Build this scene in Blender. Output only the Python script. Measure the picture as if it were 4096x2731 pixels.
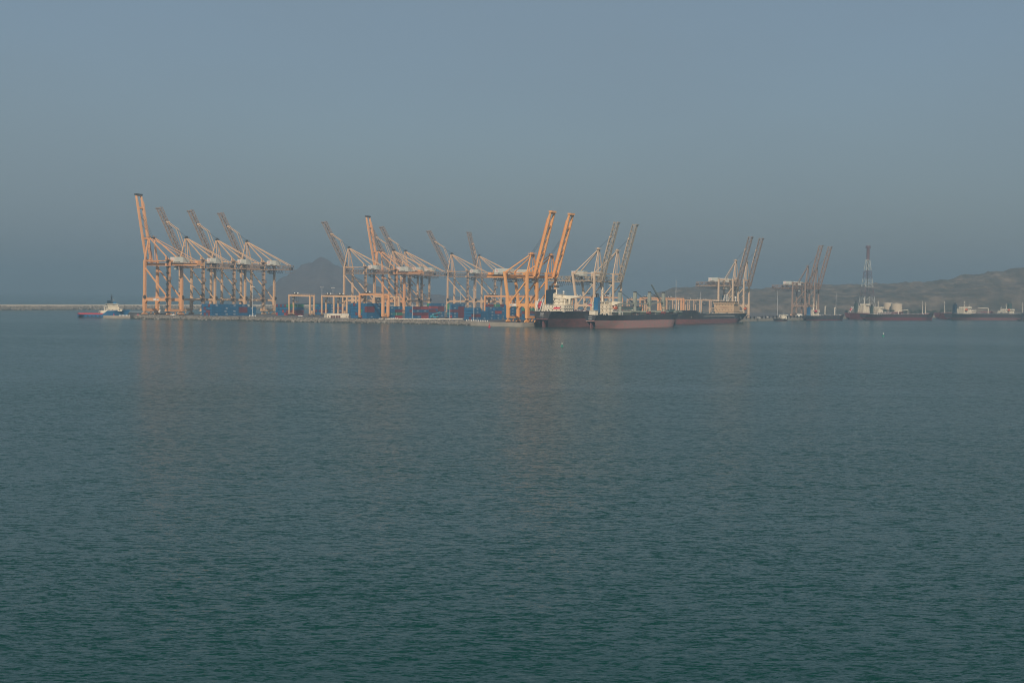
import bpy, math, random
from mathutils import Vector, Matrix, noise

for o in list(bpy.data.objects):
    bpy.data.objects.remove(o)
SC = bpy.context.scene
COL = SC.collection
RND = random.Random(7)

# ------------------------------------------------------------------ camera
F = 5689.0                      # focal length in pixels of the 4096 px wide photograph (50 mm)
EYE = 25.0                      # height above the water
PITCH = math.atan((1365.5 - 1185.0) / F)
ROLL = math.radians(0.75)
cam_data = bpy.data.cameras.new('camera')
cam_data.sensor_width = 36.0
cam_data.lens = F / 4096.0 * 36.0
cam_data.clip_start = 1.0
cam_data.clip_end = 60000.0
cam = bpy.data.objects.new('camera', cam_data)
COL.objects.link(cam)
CAMROT = Matrix.Rotation(math.radians(90) - PITCH, 3, 'X') @ Matrix.Rotation(ROLL, 3, 'Z')
cam.matrix_world = Matrix.Translation((0, 0, EYE)) @ CAMROT.to_4x4()
SC.camera = cam

# ------------------------------------------------------------------ sky, sun, exposure
SUN_EL, SUN_AZ = math.radians(35), math.radians(179)     # sun behind the camera
world = bpy.data.worlds.new('World')
SC.world = world
world.use_nodes = True
nt = world.node_tree
sky = nt.nodes.new('ShaderNodeTexSky')
sky.sky_type = 'NISHITA'
sky.sun_disc = False
sky.sun_elevation = SUN_EL
sky.sun_rotation = SUN_AZ
sky.air_density = 1.2
sky.dust_density = 2.6
sky.ozone_density = 4.0
# a high even veil of dust lies over the clear sky, slightly uneven
tcw = nt.nodes.new('ShaderNodeTexCoord')
mpw = nt.nodes.new('ShaderNodeMapping')
mpw.inputs['Scale'].default_value = (1.0, 1.0, 2.5)
nt.links.new(tcw.outputs['Generated'], mpw.inputs['Vector'])
nsw = nt.nodes.new('ShaderNodeTexNoise')
nsw.inputs['Scale'].default_value = 3.0
nsw.inputs['Detail'].default_value = 5.0
nt.links.new(mpw.outputs[0], nsw.inputs['Vector'])
mrw = nt.nodes.new('ShaderNodeMapRange')
mrw.inputs['From Min'].default_value = 0.3
mrw.inputs['From Max'].default_value = 0.7
mrw.inputs['To Min'].default_value = 0.52
mrw.inputs['To Max'].default_value = 0.74
nt.links.new(nsw.outputs['Fac'], mrw.inputs['Value'])
veil = nt.nodes.new('ShaderNodeMix')
veil.data_type = 'RGBA'
veil.inputs[7].default_value = (2.50, 3.25, 3.90, 1)
nt.links.new(mrw.outputs[0], veil.inputs[0])
nt.links.new(sky.outputs[0], veil.inputs[6])
nt.links.new(veil.outputs[2], nt.nodes['Background'].inputs[0])
nt.nodes['Background'].inputs[1].default_value = 0.089
sun_data = bpy.data.lights.new('sun', 'SUN')
sun_data.energy = 4.3
sun_data.angle = math.radians(0.6)
sun_data.color = (1.0, 0.83, 0.64)
sun = bpy.data.objects.new('sun', sun_data)
COL.objects.link(sun)
sun_to = Vector((math.sin(SUN_AZ) * math.cos(SUN_EL), math.cos(SUN_AZ) * math.cos(SUN_EL), math.sin(SUN_EL)))
sun.rotation_euler = (-sun_to).to_track_quat('-Z', 'Y').to_euler()
SC.view_settings.view_transform = 'Standard'
SC.view_settings.look = 'None'
SC.view_settings.exposure = -0.08
SC.view_settings.gamma = 1.0
SC.view_settings.use_curve_mapping = False
SC.render.engine = 'CYCLES'
SC.cycles.use_denoising = True
SC.cycles.filter_width = 1.0
SC.cycles.denoiser = 'OPENIMAGEDENOISE'
SC.cycles.max_bounces = 6
SC.cycles.diffuse_bounces = 2
SC.cycles.glossy_bounces = 3
SC.cycles.volume_bounces = 1
SC.cycles.caustics_reflective = False
SC.cycles.caustics_refractive = False

# ------------------------------------------------------------------ where things stand
TH = math.radians(29.5)
Q = Vector((math.sin(TH), math.cos(TH), 0))              # along both quays, away from the camera
B = Vector((-math.cos(TH), math.sin(TH), 0))             # across the port, to the left and away
ROT_Q = math.atan2(Q.y, Q.x)
ROT_B = math.atan2(B.y, B.x)
ROT_R = math.atan2(-B.y, -B.x)
YARD = 3.2


def hz(px):
    return 1185.0 + 0.0131 * (px - 2048.0)


def at(px, py, z=0.0):
    """the point at height z seen at photo pixel px, py"""
    d = CAMROT @ Vector(((px - 2048.0) / F, -(py - 1365.5) / F, -1.0))
    t = (z - EYE) / d.z
    return Vector((d.x * t, d.y * t, z))


def far(px, k, z=YARD):
    """the point at height z at column px where a metre measures k pixels"""
    return at(px, hz(px) + (EYE - z) * k, z)


def run(px, origin, d):
    """how far to go from origin along d to stand at column px"""
    r = (px - 2048.0) / F
    return (r * origin.y - origin.x) / (d.x - r * d.y)


# ------------------------------------------------------------------ mesh helpers
Z = Vector((0, 0, 1))


class MB:
    def __init__(self):
        self.v, self.f, self.m = [], [], []

    def hexa(self, p, mi=0):
        n = len(self.v)
        self.v += [tuple(x) for x in p]
        for a in ((0, 3, 2, 1), (4, 5, 6, 7), (0, 1, 5, 4), (1, 2, 6, 5), (2, 3, 7, 6), (3, 0, 4, 7)):
            self.f.append(tuple(n + i for i in a))
            self.m.append(mi)
        return self

    def box(self, x0, x1, y0, y1, z0, z1, mi=0):
        return self.hexa([(x0, y0, z0), (x1, y0, z0), (x1, y1, z0), (x0, y1, z0),
                          (x0, y0, z1), (x1, y0, z1), (x1, y1, z1), (x0, y1, z1)], mi)

    def beam(self, a, b, w, h, w1=None, h1=None, mi=0, side=None):
        a, b = Vector(a), Vector(b)
        d = (b - a).normalized()
        s = Vector(side) if side is not None else d.cross(Z)
        if s.length < 1e-4:
            s = Vector((0, 1, 0))
        s.normalize()
        u = s.cross(d).normalized()
        w1 = w if w1 is None else w1
        h1 = h if h1 is None else h1
        p = []
        for c, ww, hh in ((a, w, h), (b, w1, h1)):
            p += [c - s * ww / 2 - u * hh / 2, c + s * ww / 2 - u * hh / 2,
                  c + s * ww / 2 + u * hh / 2, c - s * ww / 2 + u * hh / 2]
        return self.hexa(p, mi)

    def cyl(self, a, b, r0, r1=None, n=8, mi=0):
        a, b = Vector(a), Vector(b)
        r1 = r0 if r1 is None else r1
        d = (b - a).normalized()
        s = d.cross(Z)
        if s.length < 1e-4:
            s = Vector((1, 0, 0))
        s.normalize()
        u = s.cross(d)
        k = len(self.v)
        for c, r in ((a, r0), (b, r1)):
            for i in range(n):
                t = 2 * math.pi * i / n
                self.v.append(tuple(c + s * math.cos(t) * r + u * math.sin(t) * r))
        for i in range(n):
            j = (i + 1) % n
            self.f.append((k + i, k + j, k + n + j, k + n + i))
            self.m.append(mi)
        self.f.append(tuple(k + i for i in reversed(range(n))))
        self.f.append(tuple(k + n + i for i in range(n)))
        self.m += [mi, mi]
        return self

    def prism(self, pts, vec, mi=0):
        n, k = len(pts), len(self.v)
        vec = Vector(vec)
        self.v += [tuple(Vector(p)) for p in pts] + [tuple(Vector(p) + vec) for p in pts]
        for i in range(n):
            j = (i + 1) % n
            self.f.append((k + i, k + j, k + n + j, k + n + i))
            self.m.append(mi)
        self.f.append(tuple(k + i for i in reversed(range(n))))
        self.f.append(tuple(k + n + i for i in range(n)))
        self.m += [mi, mi]
        return self

    def ball(self, c, r, n=8, sx=1, sy=1, sz=1, mi=0, jit=0, rnd=None):
        k = len(self.v)
        rows = max(3, n // 2)
        for i in range(rows + 1):
            for j in range(n):
                e = 1 + (rnd.uniform(-jit, jit) if jit else 0)
                p, t = math.pi * i / rows, 2 * math.pi * j / n
                self.v.append((c[0] + r * sx * e * math.sin(p) * math.cos(t),
                               c[1] + r * sy * e * math.sin(p) * math.sin(t), c[2] + r * sz * e * math.cos(p)))
        for i in range(rows):
            for j in range(n):
                j2 = (j + 1) % n
                self.f.append((k + i * n + j, k + i * n + n + j, k + i * n + n + j2, k + i * n + j2))
                self.m.append(mi)
        return self

    def mesh(self, name, mats):
        me = bpy.data.meshes.new(name)
        me.from_pydata(self.v, [], self.f)
        for m in (mats if isinstance(mats, (list, tuple)) else [mats]):
            me.materials.append(m)
        if any(self.m):
            me.polygons.foreach_set('material_index', self.m)
        me.validate()
        me.update()
        return me

    def build(self, name, mats, parent=None):
        o = bpy.data.objects.new(name, self.mesh(name, mats))
        COL.objects.link(o)
        if parent is not None:
            o.parent = parent
        return o


def tag(o, label=None, cat=None, group=None, kind=None):
    for k, v in (('label', label), ('category', cat), ('group', group), ('kind', kind)):
        if v:
            o[k] = v
    return o


def empty(name, loc, rz=0.0):
    o = bpy.data.objects.new(name, None)
    o.location = loc
    o.rotation_euler = (0, 0, rz)
    o.empty_display_size = 2
    COL.objects.link(o)
    return o


def copy_tree(o, parent=None):
    c = o.copy()
    COL.objects.link(c)
    c.parent = parent
    for ch in list(o.children):
        copy_tree(ch, c)
    return c


TEXTS = {}


def text(s, size, mat, parent, loc, rot, name='lettering', shear=0.0, bold=0.0):
    key = (s, round(size, 2), mat.name, shear, bold)
    if key not in TEXTS:
        cu = bpy.data.curves.new('lettering', 'FONT')
        cu.body = s
        cu.size = size
        cu.align_x = 'CENTER'
        cu.align_y = 'CENTER'
        cu.shear = shear
        cu.offset = bold * size
        cu.resolution_u = 2
        ob = bpy.data.objects.new('lettering', cu)
        COL.objects.link(ob)
        dg = bpy.context.evaluated_depsgraph_get()
        me = bpy.data.meshes.new_from_object(ob.evaluated_get(dg))
        bpy.data.objects.remove(ob)
        me.materials.clear()
        me.materials.append(mat)
        TEXTS[key] = me
    o = bpy.data.objects.new(name, TEXTS[key])
    o.location = loc
    o.rotation_euler = rot
    o.parent = parent
    COL.objects.link(o)
    return o


# ------------------------------------------------------------------ materials
def paint(name, col, col2=None, rough=0.5, scale=0.25, amount=0.5, streak=1.0, bump=0.0, metal=0.0, detail=6.0):
    m = bpy.data.materials.new(name)
    m.use_nodes = True
    n, l = m.node_tree.nodes, m.node_tree.links
    b = n['Principled BSDF']
    b.inputs['Roughness'].default_value = rough
    b.inputs['Metallic'].default_value = metal
    tc = n.new('ShaderNodeTexCoord')
    mp = n.new('ShaderNodeMapping')
    mp.inputs['Scale'].default_value = (1, 1, 1.0 / streak)
    l.new(tc.outputs['Object'], mp.inputs['Vector'])
    ns = n.new('ShaderNodeTexNoise')
    ns.inputs['Scale'].default_value = scale
    ns.inputs['Detail'].default_value = detail
    ns.inputs['Roughness'].default_value = 0.65
    l.new(mp.outputs[0], ns.inputs['Vector'])
    rp = n.new('ShaderNodeValToRGB')
    lo = 0.5 - 0.25 * (1.2 - amount)
    rp.color_ramp.elements[0].position = max(0.0, lo)
    rp.color_ramp.elements[1].position = 0.72
    c2 = col2 or tuple(c * 0.78 for c in col)
    rp.color_ramp.elements[0].color = (*c2, 1)
    rp.color_ramp.elements[1].color = (*col, 1)
    l.new(ns.outputs['Fac'], rp.inputs['Fac'])
    l.new(rp.outputs[0], b.inputs['Base Color'])
    if bump:
        bp = n.new('ShaderNodeBump')
        bp.inputs['Strength'].default_value = 1.0
        bp.inputs['Distance'].default_value = bump
        l.new(ns.outputs['Fac'], bp.inputs['Height'])
        l.new(bp.outputs[0], b.inputs['Normal'])
    return m


M = {}
M['orange'] = paint('orange crane paint', (0.80, 0.42, 0.195), (0.66, 0.33, 0.15), 0.45, 0.12, 0.4, 4)
M['amber'] = paint('amber crane paint', (0.86, 0.43, 0.155), (0.72, 0.34, 0.12), 0.45, 0.12, 0.4, 4)
M['peach'] = paint('faded crane paint', (0.74, 0.49, 0.29), (0.58, 0.37, 0.22), 0.5, 0.12, 0.4, 4)
M['cream'] = paint('cream crane paint', (0.70, 0.52, 0.36), (0.60, 0.44, 0.30), 0.5, 0.12, 0.4, 4)
M['hazed'] = paint('crane paint with haze and shade', (0.34, 0.23, 0.165), (0.27, 0.18, 0.13), 0.55, 0.12, 0.4, 4)  # haze and shade over the farthest cranes, mixed into their paint colour
M['lattice'] = paint('weathered lattice steel', (0.34, 0.25, 0.19), (0.20, 0.15, 0.12), 0.6, 0.5, 0.5)
M['lattice_pale'] = paint('pale lattice steel', (0.46, 0.38, 0.28), (0.30, 0.25, 0.19), 0.6, 0.5, 0.5)
M['dark'] = paint('dark machinery steel', (0.07, 0.065, 0.06), (0.035, 0.033, 0.03), 0.6, 0.6)
M['rope'] = paint('wire rope', (0.04, 0.04, 0.045), None, 0.6, 1.0)
M['house'] = paint('grey white sheet metal', (0.56, 0.58, 0.52), (0.47, 0.49, 0.45), 0.5, 0.3, 0.4, 3)
M['white'] = paint('white paint', (0.80, 0.78, 0.72), (0.66, 0.63, 0.57), 0.4, 0.3, 0.35, 3)
M['shipwhite'] = paint('ship house cream paint', (0.86, 0.79, 0.64), (0.72, 0.64, 0.50), 0.45, 0.25, 0.4, 4)
M['sign'] = paint('sign white', (0.82, 0.80, 0.76), (0.74, 0.72, 0.68), 0.4, 1)
M['red_ink'] = paint('red lettering', (0.55, 0.06, 0.04), None, 0.5, 1)
M['black_ink'] = paint('black lettering', (0.02, 0.02, 0.02), None, 0.5, 1)
M['white_ink'] = paint('white lettering', (0.85, 0.85, 0.82), None, 0.5, 1)
M['rubber'] = paint('black rubber', (0.02, 0.02, 0.02), None, 0.8, 1)
M['glass'] = paint('dark window glass', (0.02, 0.035, 0.04), (0.01, 0.02, 0.025), 0.1, 1)
M['concrete'] = paint('concrete', (0.40, 0.36, 0.30), (0.28, 0.25, 0.21), 0.85, 0.12, 0.5, 1, 0.02)
M['asphalt'] = paint('yard asphalt', (0.14, 0.13, 0.125), (0.09, 0.085, 0.085), 0.9, 0.05, 0.5)
M['rock'] = paint('grey rock', (0.36, 0.33, 0.28), (0.12, 0.11, 0.10), 0.9, 0.35, 0.5)
M['wetrock'] = paint('wet dark rock', (0.06, 0.065, 0.055), (0.03, 0.035, 0.03), 0.5, 0.35, 0.5)
M['crown'] = paint('pale concrete wall', (0.74, 0.66, 0.55), (0.64, 0.57, 0.47), 0.85, 0.05, 0.4)
M['navy'] = paint('navy hull paint', (0.012, 0.030, 0.050), (0.085, 0.062, 0.050), 0.45, 0.35, 0.30, 7)
M['blackhull'] = paint('black hull paint', (0.014, 0.024, 0.032), (0.085, 0.058, 0.046), 0.45, 0.35, 0.30, 7)
M['boot'] = paint('worn red antifouling', (0.30, 0.095, 0.088), (0.13, 0.075, 0.072), 0.6, 0.22, 0.75, 0.3)
M['bootpale'] = paint('worn pale red antifouling', (0.55, 0.20, 0.185), (0.32, 0.235, 0.21), 0.6, 0.22, 0.75, 0.3)
M['redhull'] = paint('oxide red hull', (0.20, 0.040, 0.042), (0.11, 0.030, 0.034), 0.55, 0.2, 0.6, 4)
M['bluehull'] = paint('bright blue hull', (0.025, 0.17, 0.36), (0.02, 0.13, 0.29), 0.4, 0.2, 0.4, 4)
M['bluefunnel'] = paint('blue funnel', (0.02, 0.14, 0.30), (0.015, 0.10, 0.23), 0.4, 0.3, 0.4, 4)
M['navyfunnel'] = paint('navy funnel', (0.012, 0.035, 0.065), (0.01, 0.028, 0.05), 0.4, 0.3)
M['deckred'] = paint('red oxide deck', (0.26, 0.05, 0.045), (0.18, 0.05, 0.045), 0.7, 0.3)
M['rail_red'] = paint('bright red bulwark', (0.60, 0.045, 0.07), None, 0.5, 0.5)
M['deckgreen'] = paint('dark green deck', (0.055, 0.10, 0.085), (0.035, 0.06, 0.055), 0.7, 0.3)
M['greygreen'] = paint('grey green crane paint', (0.34, 0.36, 0.30), (0.25, 0.27, 0.23), 0.5, 0.3)
M['boatorange'] = paint('lifeboat orange', (0.72, 0.16, 0.045), None, 0.4, 1)
M['boatred'] = paint('lifeboat red', (0.55, 0.05, 0.06), None, 0.4, 1)
M['awning'] = paint('red awning cloth', (0.75, 0.045, 0.08), None, 0.7, 1)
M['purplepipe'] = paint('maroon pipework', (0.16, 0.07, 0.085), (0.09, 0.05, 0.06), 0.6, 0.6)
M['tan'] = paint('tan painted steel', (0.62, 0.44, 0.27), (0.52, 0.36, 0.22), 0.5, 0.3)
M['buoygreen'] = paint('buoy green', (0.01, 0.33, 0.21), None, 0.4, 1)
M['buoyred'] = paint('buoy red', (0.62, 0.03, 0.05), None, 0.4, 1)
M['pole'] = paint('galvanised pole', (0.55, 0.56, 0.55), None, 0.5, 1)
M['towerred'] = paint('tower red', (0.15, 0.068, 0.075), (0.11, 0.055, 0.06), 0.6, 1)
M['tank'] = paint('tank cream', (0.66, 0.55, 0.40), (0.55, 0.46, 0.34), 0.6, 0.1, 0.4, 4)
M['leaf'] = paint('dusty foliage', (0.060, 0.085, 0.035), (0.025, 0.045, 0.02), 0.8, 0.8)
M['bark'] = paint('bark', (0.12, 0.085, 0.055), None, 0.9, 2)
M['shutter'] = paint('maroon shutter', (0.13, 0.05, 0.06), None, 0.6, 1)
M['turquoise'] = paint('turquoise machine paint', (0.05, 0.30, 0.36), (0.04, 0.22, 0.27), 0.5, 0.6)
CONT = {
    'blue': paint('container blue', (0.020, 0.140, 0.290), (0.015, 0.105, 0.225), 0.5, 0.3, 0.45, 4),
    'deep blue': paint('container deep blue', (0.015, 0.100, 0.215), (0.012, 0.075, 0.165), 0.5, 0.3, 0.45, 4),
    'maroon': paint('container maroon', (0.20, 0.035, 0.045), (0.14, 0.03, 0.04), 0.5, 0.3, 0.45, 4),
    'red': paint('container red', (0.38, 0.055, 0.05), (0.28, 0.045, 0.045), 0.5, 0.3, 0.45, 4),
    'green': paint('container green', (0.05, 0.27, 0.16), (0.04, 0.20, 0.12), 0.5, 0.3, 0.45, 4),
    'teal': paint('container teal', (0.035, 0.21, 0.26), (0.03, 0.16, 0.20), 0.5, 0.3, 0.45, 4),
}

# ================================================================== the setting
# noise scale, x stretch, rotation, detail, slope in x, slope in y, distortion
WAVES = ((0.20, 0.40, 0.22, 1.0, 0.06, 0.18, 0.0),
         (2.00, 0.33, 0.14, 2.0, 0.60, 1.45, 0.3),
         (5.50, 0.45, 0.03, 2.0, 0.65, 1.35, 0.3))


def water_material():
    m = bpy.data.materials.new('sea water')
    m.use_nodes = True
    n, l = m.node_tree.nodes, m.node_tree.links
    b = n['Principled BSDF']
    b.inputs['Base Color'].default_value = (0.001, 0.036, 0.030, 1)
    b.inputs['IOR'].default_value = 1.33
    b.inputs['Specular IOR Level'].default_value = 0.27
    tc = n.new('ShaderNodeTexCoord')

    def ns(scale, sx, sy, rot, detail, rough=0.5, dist=0.0, out='Fac'):
        mp = n.new('ShaderNodeMapping')
        mp.inputs['Rotation'].default_value = (0, 0, rot)
        mp.inputs['Scale'].default_value = (sx, sy, 1)
        l.new(tc.outputs['Object'], mp.inputs['Vector'])
        t = n.new('ShaderNodeTexNoise')
        t.inputs['Scale'].default_value = scale
        t.inputs['Detail'].default_value = detail
        t.inputs['Roughness'].default_value = rough
        t.inputs['Distortion'].default_value = dist
        l.new(mp.outputs[0], t.inputs['Vector'])
        return t.outputs[out]

    def math_(op, a, c):
        k = n.new('ShaderNodeMath')
        k.operation = op
        for i, x in enumerate((a, c)):
            if isinstance(x, (int, float)):
                k.inputs[i].default_value = x
            else:
                l.new(x, k.inputs[i])
        return k.outputs[0]

    patch = ns(0.006, 0.28, 1.0, 0.06, 3.0, 0.55, 0.6)
    mr = n.new('ShaderNodeMapRange')
    mr.inputs['From Min'].default_value = 0.35
    mr.inputs['From Max'].default_value = 0.65
    mr.inputs['To Min'].default_value = 0.5
    mr.inputs['To Max'].default_value = 1.35
    l.new(patch, mr.inputs['Value'])
    # wave slopes, taken straight from vector noise so that far water keeps its glitter spread
    def vm(op, a, c):
        k = n.new('ShaderNodeVectorMath')
        k.operation = op
        for i, x in enumerate((a, c)):
            if isinstance(x, tuple):
                k.inputs[i].default_value = x
            else:
                l.new(x, k.inputs[i])
        return k.outputs[0]
    tot = None
    for sc, sx, rot, det, ax, ay, dist in WAVES:
        c = ns(sc, sx, 1.0, rot, det, 0.6, dist, 'Color')
        v = vm('MULTIPLY', vm('SUBTRACT', c, (0.5, 0.5, 0.5)), (ax, ay, 0.0))
        tot = v if tot is None else vm('ADD', tot, v)
    # wind waves run towards the viewer's shore: short steep faces on that side, long gentle backs on the other
    sx_ = n.new('ShaderNodeSeparateXYZ')
    l.new(tot, sx_.inputs[0])
    yy = math_('ADD', math_('MINIMUM', sx_.outputs[1], 0.0), math_('MULTIPLY', math_('MAXIMUM', sx_.outputs[1], 0.0), 0.18))
    cx_ = n.new('ShaderNodeCombineXYZ')
    l.new(sx_.outputs[0], cx_.inputs[0])
    l.new(yy, cx_.inputs[1])
    tot = cx_.outputs[0]
    sc_ = n.new('ShaderNodeVectorMath')
    sc_.operation = 'SCALE'
    l.new(tot, sc_.inputs[0])
    l.new(mr.outputs[0], sc_.inputs['Scale'])
    nm = n.new('ShaderNodeVectorMath')
    nm.operation = 'NORMALIZE'
    l.new(vm('ADD', sc_.outputs[0], (0.0, 0.0, 1.0)), nm.inputs[0])
    l.new(nm.outputs[0], b.inputs['Normal'])
    b.inputs['Roughness'].default_value = 0.15
    return m


sea = MB()
sea.v = [(-9000, -60, 0), (9000, -60, 0), (9000, 12000, 0), (-9000, 12000, 0)]
sea.f = [(0, 1, 2, 3)]
sea.m = [0]
tag(sea.build('water', water_material()), kind='structure')

# the port platform: front shore across, quays running away on both sides
A1 = far(577, 4.25)                                     # near waterside leg of the first crane
T1 = far(2106, 4.82)                                    # near waterside leg of the first crane on the right quay
left_edge = A1 + B * 4.0
right_edge = T1 - B * 4.5
shore = [at(522, 1275, 0), at(600, 1277, 0), at(780, 1279.5, 0), at(950, 1282, 0), at(1100, 1286, 0), at(1350, 1290, 0),
         at(1600, 1294.5, 0), at(1760, 1298, 0), at(1880, 1301.5, 0)]
RET = 7.5                                               # plan depth of the rock slope
crest = [p + Vector((0.18, 1, 0)) * RET for p in shore]
corner_r = right_edge - Q * 16.0
wharf_l = at(1884, 1302, 0) + Vector((0, 4, 0))
far_l = left_edge + Q * 1150
far_r = right_edge + Q * 905
outline = [crest[0] + Vector((-4, 6, 0))] + crest + [wharf_l, corner_r, far_r, far_r + Q * 320 + B * 40, far_l + Q * 120 - B * 30, far_l, left_edge - Q * 17]
g = MB()
g.prism([(p.x, p.y, -3.0) for p in outline], (0, 0, YARD + 3.0))
tag(g.build('quay_ground', M['asphalt']), kind='structure')
# concrete apron edge of the right quay and of the wharf head
cp = MB()
for a, b_ in ((wharf_l, corner_r), (corner_r, far_r)):
    d = (b_ - a).normalized()
    s = d.cross(Z)
    cp.prism([(a.x + s.x * 0.6, a.y + s.y * 0.6, -2), (b_.x + s.x * 0.6, b_.y + s.y * 0.6, -2),
              (b_.x - s.x * 5, b_.y - s.y * 5, -2), (a.x - s.x * 5, a.y - s.y * 5, -2)], (0, 0, YARD + 2.02 + (0.012 if a is corner_r else 0)))
tag(cp.build('quay_wall', M['concrete']), kind='structure')
fend = None
for i in range(46):                                     # dark fenders along the right quay wall
    p = right_edge + Q * (118 + i * 13.0)
    if i == 0:
        fend = MB().box(-0.2, 1.0, -1.0, 1.0, 0.1, 2.5).box(0.3, 1.2, -0.7, 0.7, 0.4, 2.2)
        fend = fend.mesh('fender', M['rubber'])
    o = bpy.data.objects.new('fender', fend)
    o.location = p - B * 0.55
    o.rotation_euler = (0, 0, ROT_R)
    COL.objects.link(o)
    o.parent = bpy.data.objects['quay_wall']
# low concrete mole at the left tip
mo = MB()
ma, mb_ = at(413, 1271.2, 0), at(519, 1273.5, 0)
d = (mb_ - ma).normalized()
s = Vector((-d.y, d.x, 0))
mo.prism([(p.x, p.y, -2) for p in (ma, mb_, mb_ + s * 7, ma + s * 7)], (0, 0, 4.3))
tag(mo.build('mole', M['concrete']), kind='structure')


def rocks(name, line, depth, top, n_per_m, size, seed, mats, label):
    rnd = random.Random(seed)
    mb = MB()
    for a, b_ in zip(line[:-1], line[1:]):
        L = (b_ - a).length
        d = (b_ - a) / L
        s = Vector((-d.y, d.x, 0))
        # packed core under the stones
        for (u0, z0, u1, z1) in ((-0.6, -0.8, depth + 0.5, top - 0.35),):
            k = len(mb.v)
            for c in (a, b_):
                mb.v += [tuple(c + s * u0 + Z * z0), tuple(c + s * u1 + Z * z1)]
            mb.f.append((k, k + 2, k + 3, k + 1))
            mb.m.append(0)
        for i in range(int(L * n_per_m)):
            t, u = rnd.random() * L, rnd.random() ** 1.0
            z = -0.4 + u * (top + 0.2)
            c = a + d * t + s * (u * depth) + Z * z
            r = size * rnd.uniform(0.55, 1.25)
            mb.ball(c, r, 5, rnd.uniform(0.8, 1.3), rnd.uniform(0.8, 1.3), rnd.uniform(0.55, 0.9), 1 if z < 0.75 else 0, 0.28, rnd)
    return tag(mb.build(name, mats), label, 'rocks', kind='stuff')


rocks('revetment_rocks', shore, RET, YARD + 0.6, 7.0, 0.72, 3, [M['rock'], M['wetrock']], 'grey boulder revetment along the front shore of the port')

# breakwater behind, with its pale crown wall
bw = [at(-160, 1241, 0), at(0, 1240, 0), at(560, 1237.6, 0), at(1000, 1236.2, 0), at(1420, 1235.5, 0), at(1900, 1235, 0)]
rocks('breakwater_rocks', bw, 9.0, 4.9, 2.6, 1.1, 5, [M['rock'], M['wetrock']], 'grey rubble slope of the long breakwater behind the tug')
cw = MB()
for a, b_ in zip(bw[:-1], bw[1:]):
    d = (b_ - a).normalized()
    s = Vector((-d.y, d.x, 0))
    cw.prism([tuple(p) for p in (a + s * 9, b_ + s * 9, b_ + s * 16, a + s * 16)], (0, 0, 6.7))
tag(cw.build('breakwater_wall', M['crown']), 'pale concrete crown wall running along the top of the breakwater', 'wall')


def terrain(name, mat, x0, x1, y0, y1, nx, ny, fn):
    mb = MB()
    for j in range(ny + 1):
        for i in range(nx + 1):
            x, y = x0 + (x1 - x0) * i / nx, y0 + (y1 - y0) * j / ny
            mb.v.append((x, y, fn(x, y)))
    for j in range(ny):
        for i in range(nx):
            k = j * (nx + 1) + i
            mb.f.append((k, k + 1, k + nx + 2, k + nx + 1))
            mb.m.append(0)
    o = mb.build(name, mat)
    for p in o.data.polygons:
        p.use_smooth = True
    return tag(o, kind='structure')


def lerp_tab(tab, x):
    if x <= tab[0][0]:
        return tab[0][1]
    for (a, va), (b_, vb) in zip(tab[:-1], tab[1:]):
        if x <= b_:
            t = (x - a) / (b_ - a)
            t = t * t * (3 - 2 * t)
            return va + (vb - va) * t
    return tab[-1][1]


def fbm(x, y, s, o=5):
    return noise.fractal(Vector((x * s, y * s, 3.7)), 0.9, 2.1, o)


def hill_mat(name, c0, c1, c2, sc):
    m = bpy.data.materials.new(name)
    m.use_nodes = True
    n, l = m.node_tree.nodes, m.node_tree.links
    b = n['Principled BSDF']
    b.inputs['Roughness'].default_value = 0.95
    tc = n.new('ShaderNodeTexCoord')
    mp = n.new('ShaderNodeMapping')
    mp.inputs['Scale'].default_value = (1, 0.5, 1.0)
    l.new(tc.outputs['Object'], mp.inputs['Vector'])
    t = n.new('ShaderNodeTexNoise')
    t.inputs['Scale'].default_value = sc
    t.inputs['Detail'].default_value = 9
    t.inputs['Roughness'].default_value = 0.68
    l.new(mp.outputs[0], t.inputs['Vector'])
    r = n.new('ShaderNodeValToRGB')
    r.color_ramp.elements[0].position = 0.36
    r.color_ramp.elements[0].color = (*c0, 1)
    r.color_ramp.elements[1].position = 0.66
    r.color_ramp.elements[1].color = (*c2, 1)
    e = r.color_ramp.elements.new(0.5)
    e.color = (*c1, 1)
    l.new(t.outputs['Fac'], r.inputs['Fac'])
    t3 = n.new('ShaderNodeTexNoise')               # scattered scrub
    t3.inputs['Scale'].default_value = sc * 3.2
    t3.inputs['Detail'].default_value = 4
    l.new(mp.outputs[0], t3.inputs['Vector'])
    r3 = n.new('ShaderNodeValToRGB')
    r3.color_ramp.elements[0].position = 0.52
    r3.color_ramp.elements[1].position = 0.78
    l.new(t3.outputs['Fac'], r3.inputs['Fac'])
    mx = n.new('ShaderNodeMix')
    mx.data_type = 'RGBA'
    l.new(r3.outputs[0], mx.inputs[0])
    l.new(r.outputs[0], mx.inputs[6])
    mx.inputs[7].default_value = (*c0, 1)
    l.new(mx.outputs[2], b.inputs['Base Color'])
    bp = n.new('ShaderNodeBump')
    bp.inputs['Distance'].default_value = 4.0
    bp.inputs['Strength'].default_value = 0.8
    l.new(t.outputs['Fac'], bp.inputs['Height'])
    l.new(bp.outputs[0], b.inputs['Normal'])
    return m


# the peak behind the yard: heights by column, 4 km off
PK = [(900, 0), (1040, 25), (1091, 52), (1130, 74), (1175, 92), (1206, 106), (1244, 114), (1267, 126), (1283, 134), (1306, 126),
      (1340, 110), (1367, 103), (1436, 74), (1470, 60), (1560, 44), (1700, 32), (1900, 20), (2150, 6)]


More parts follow.
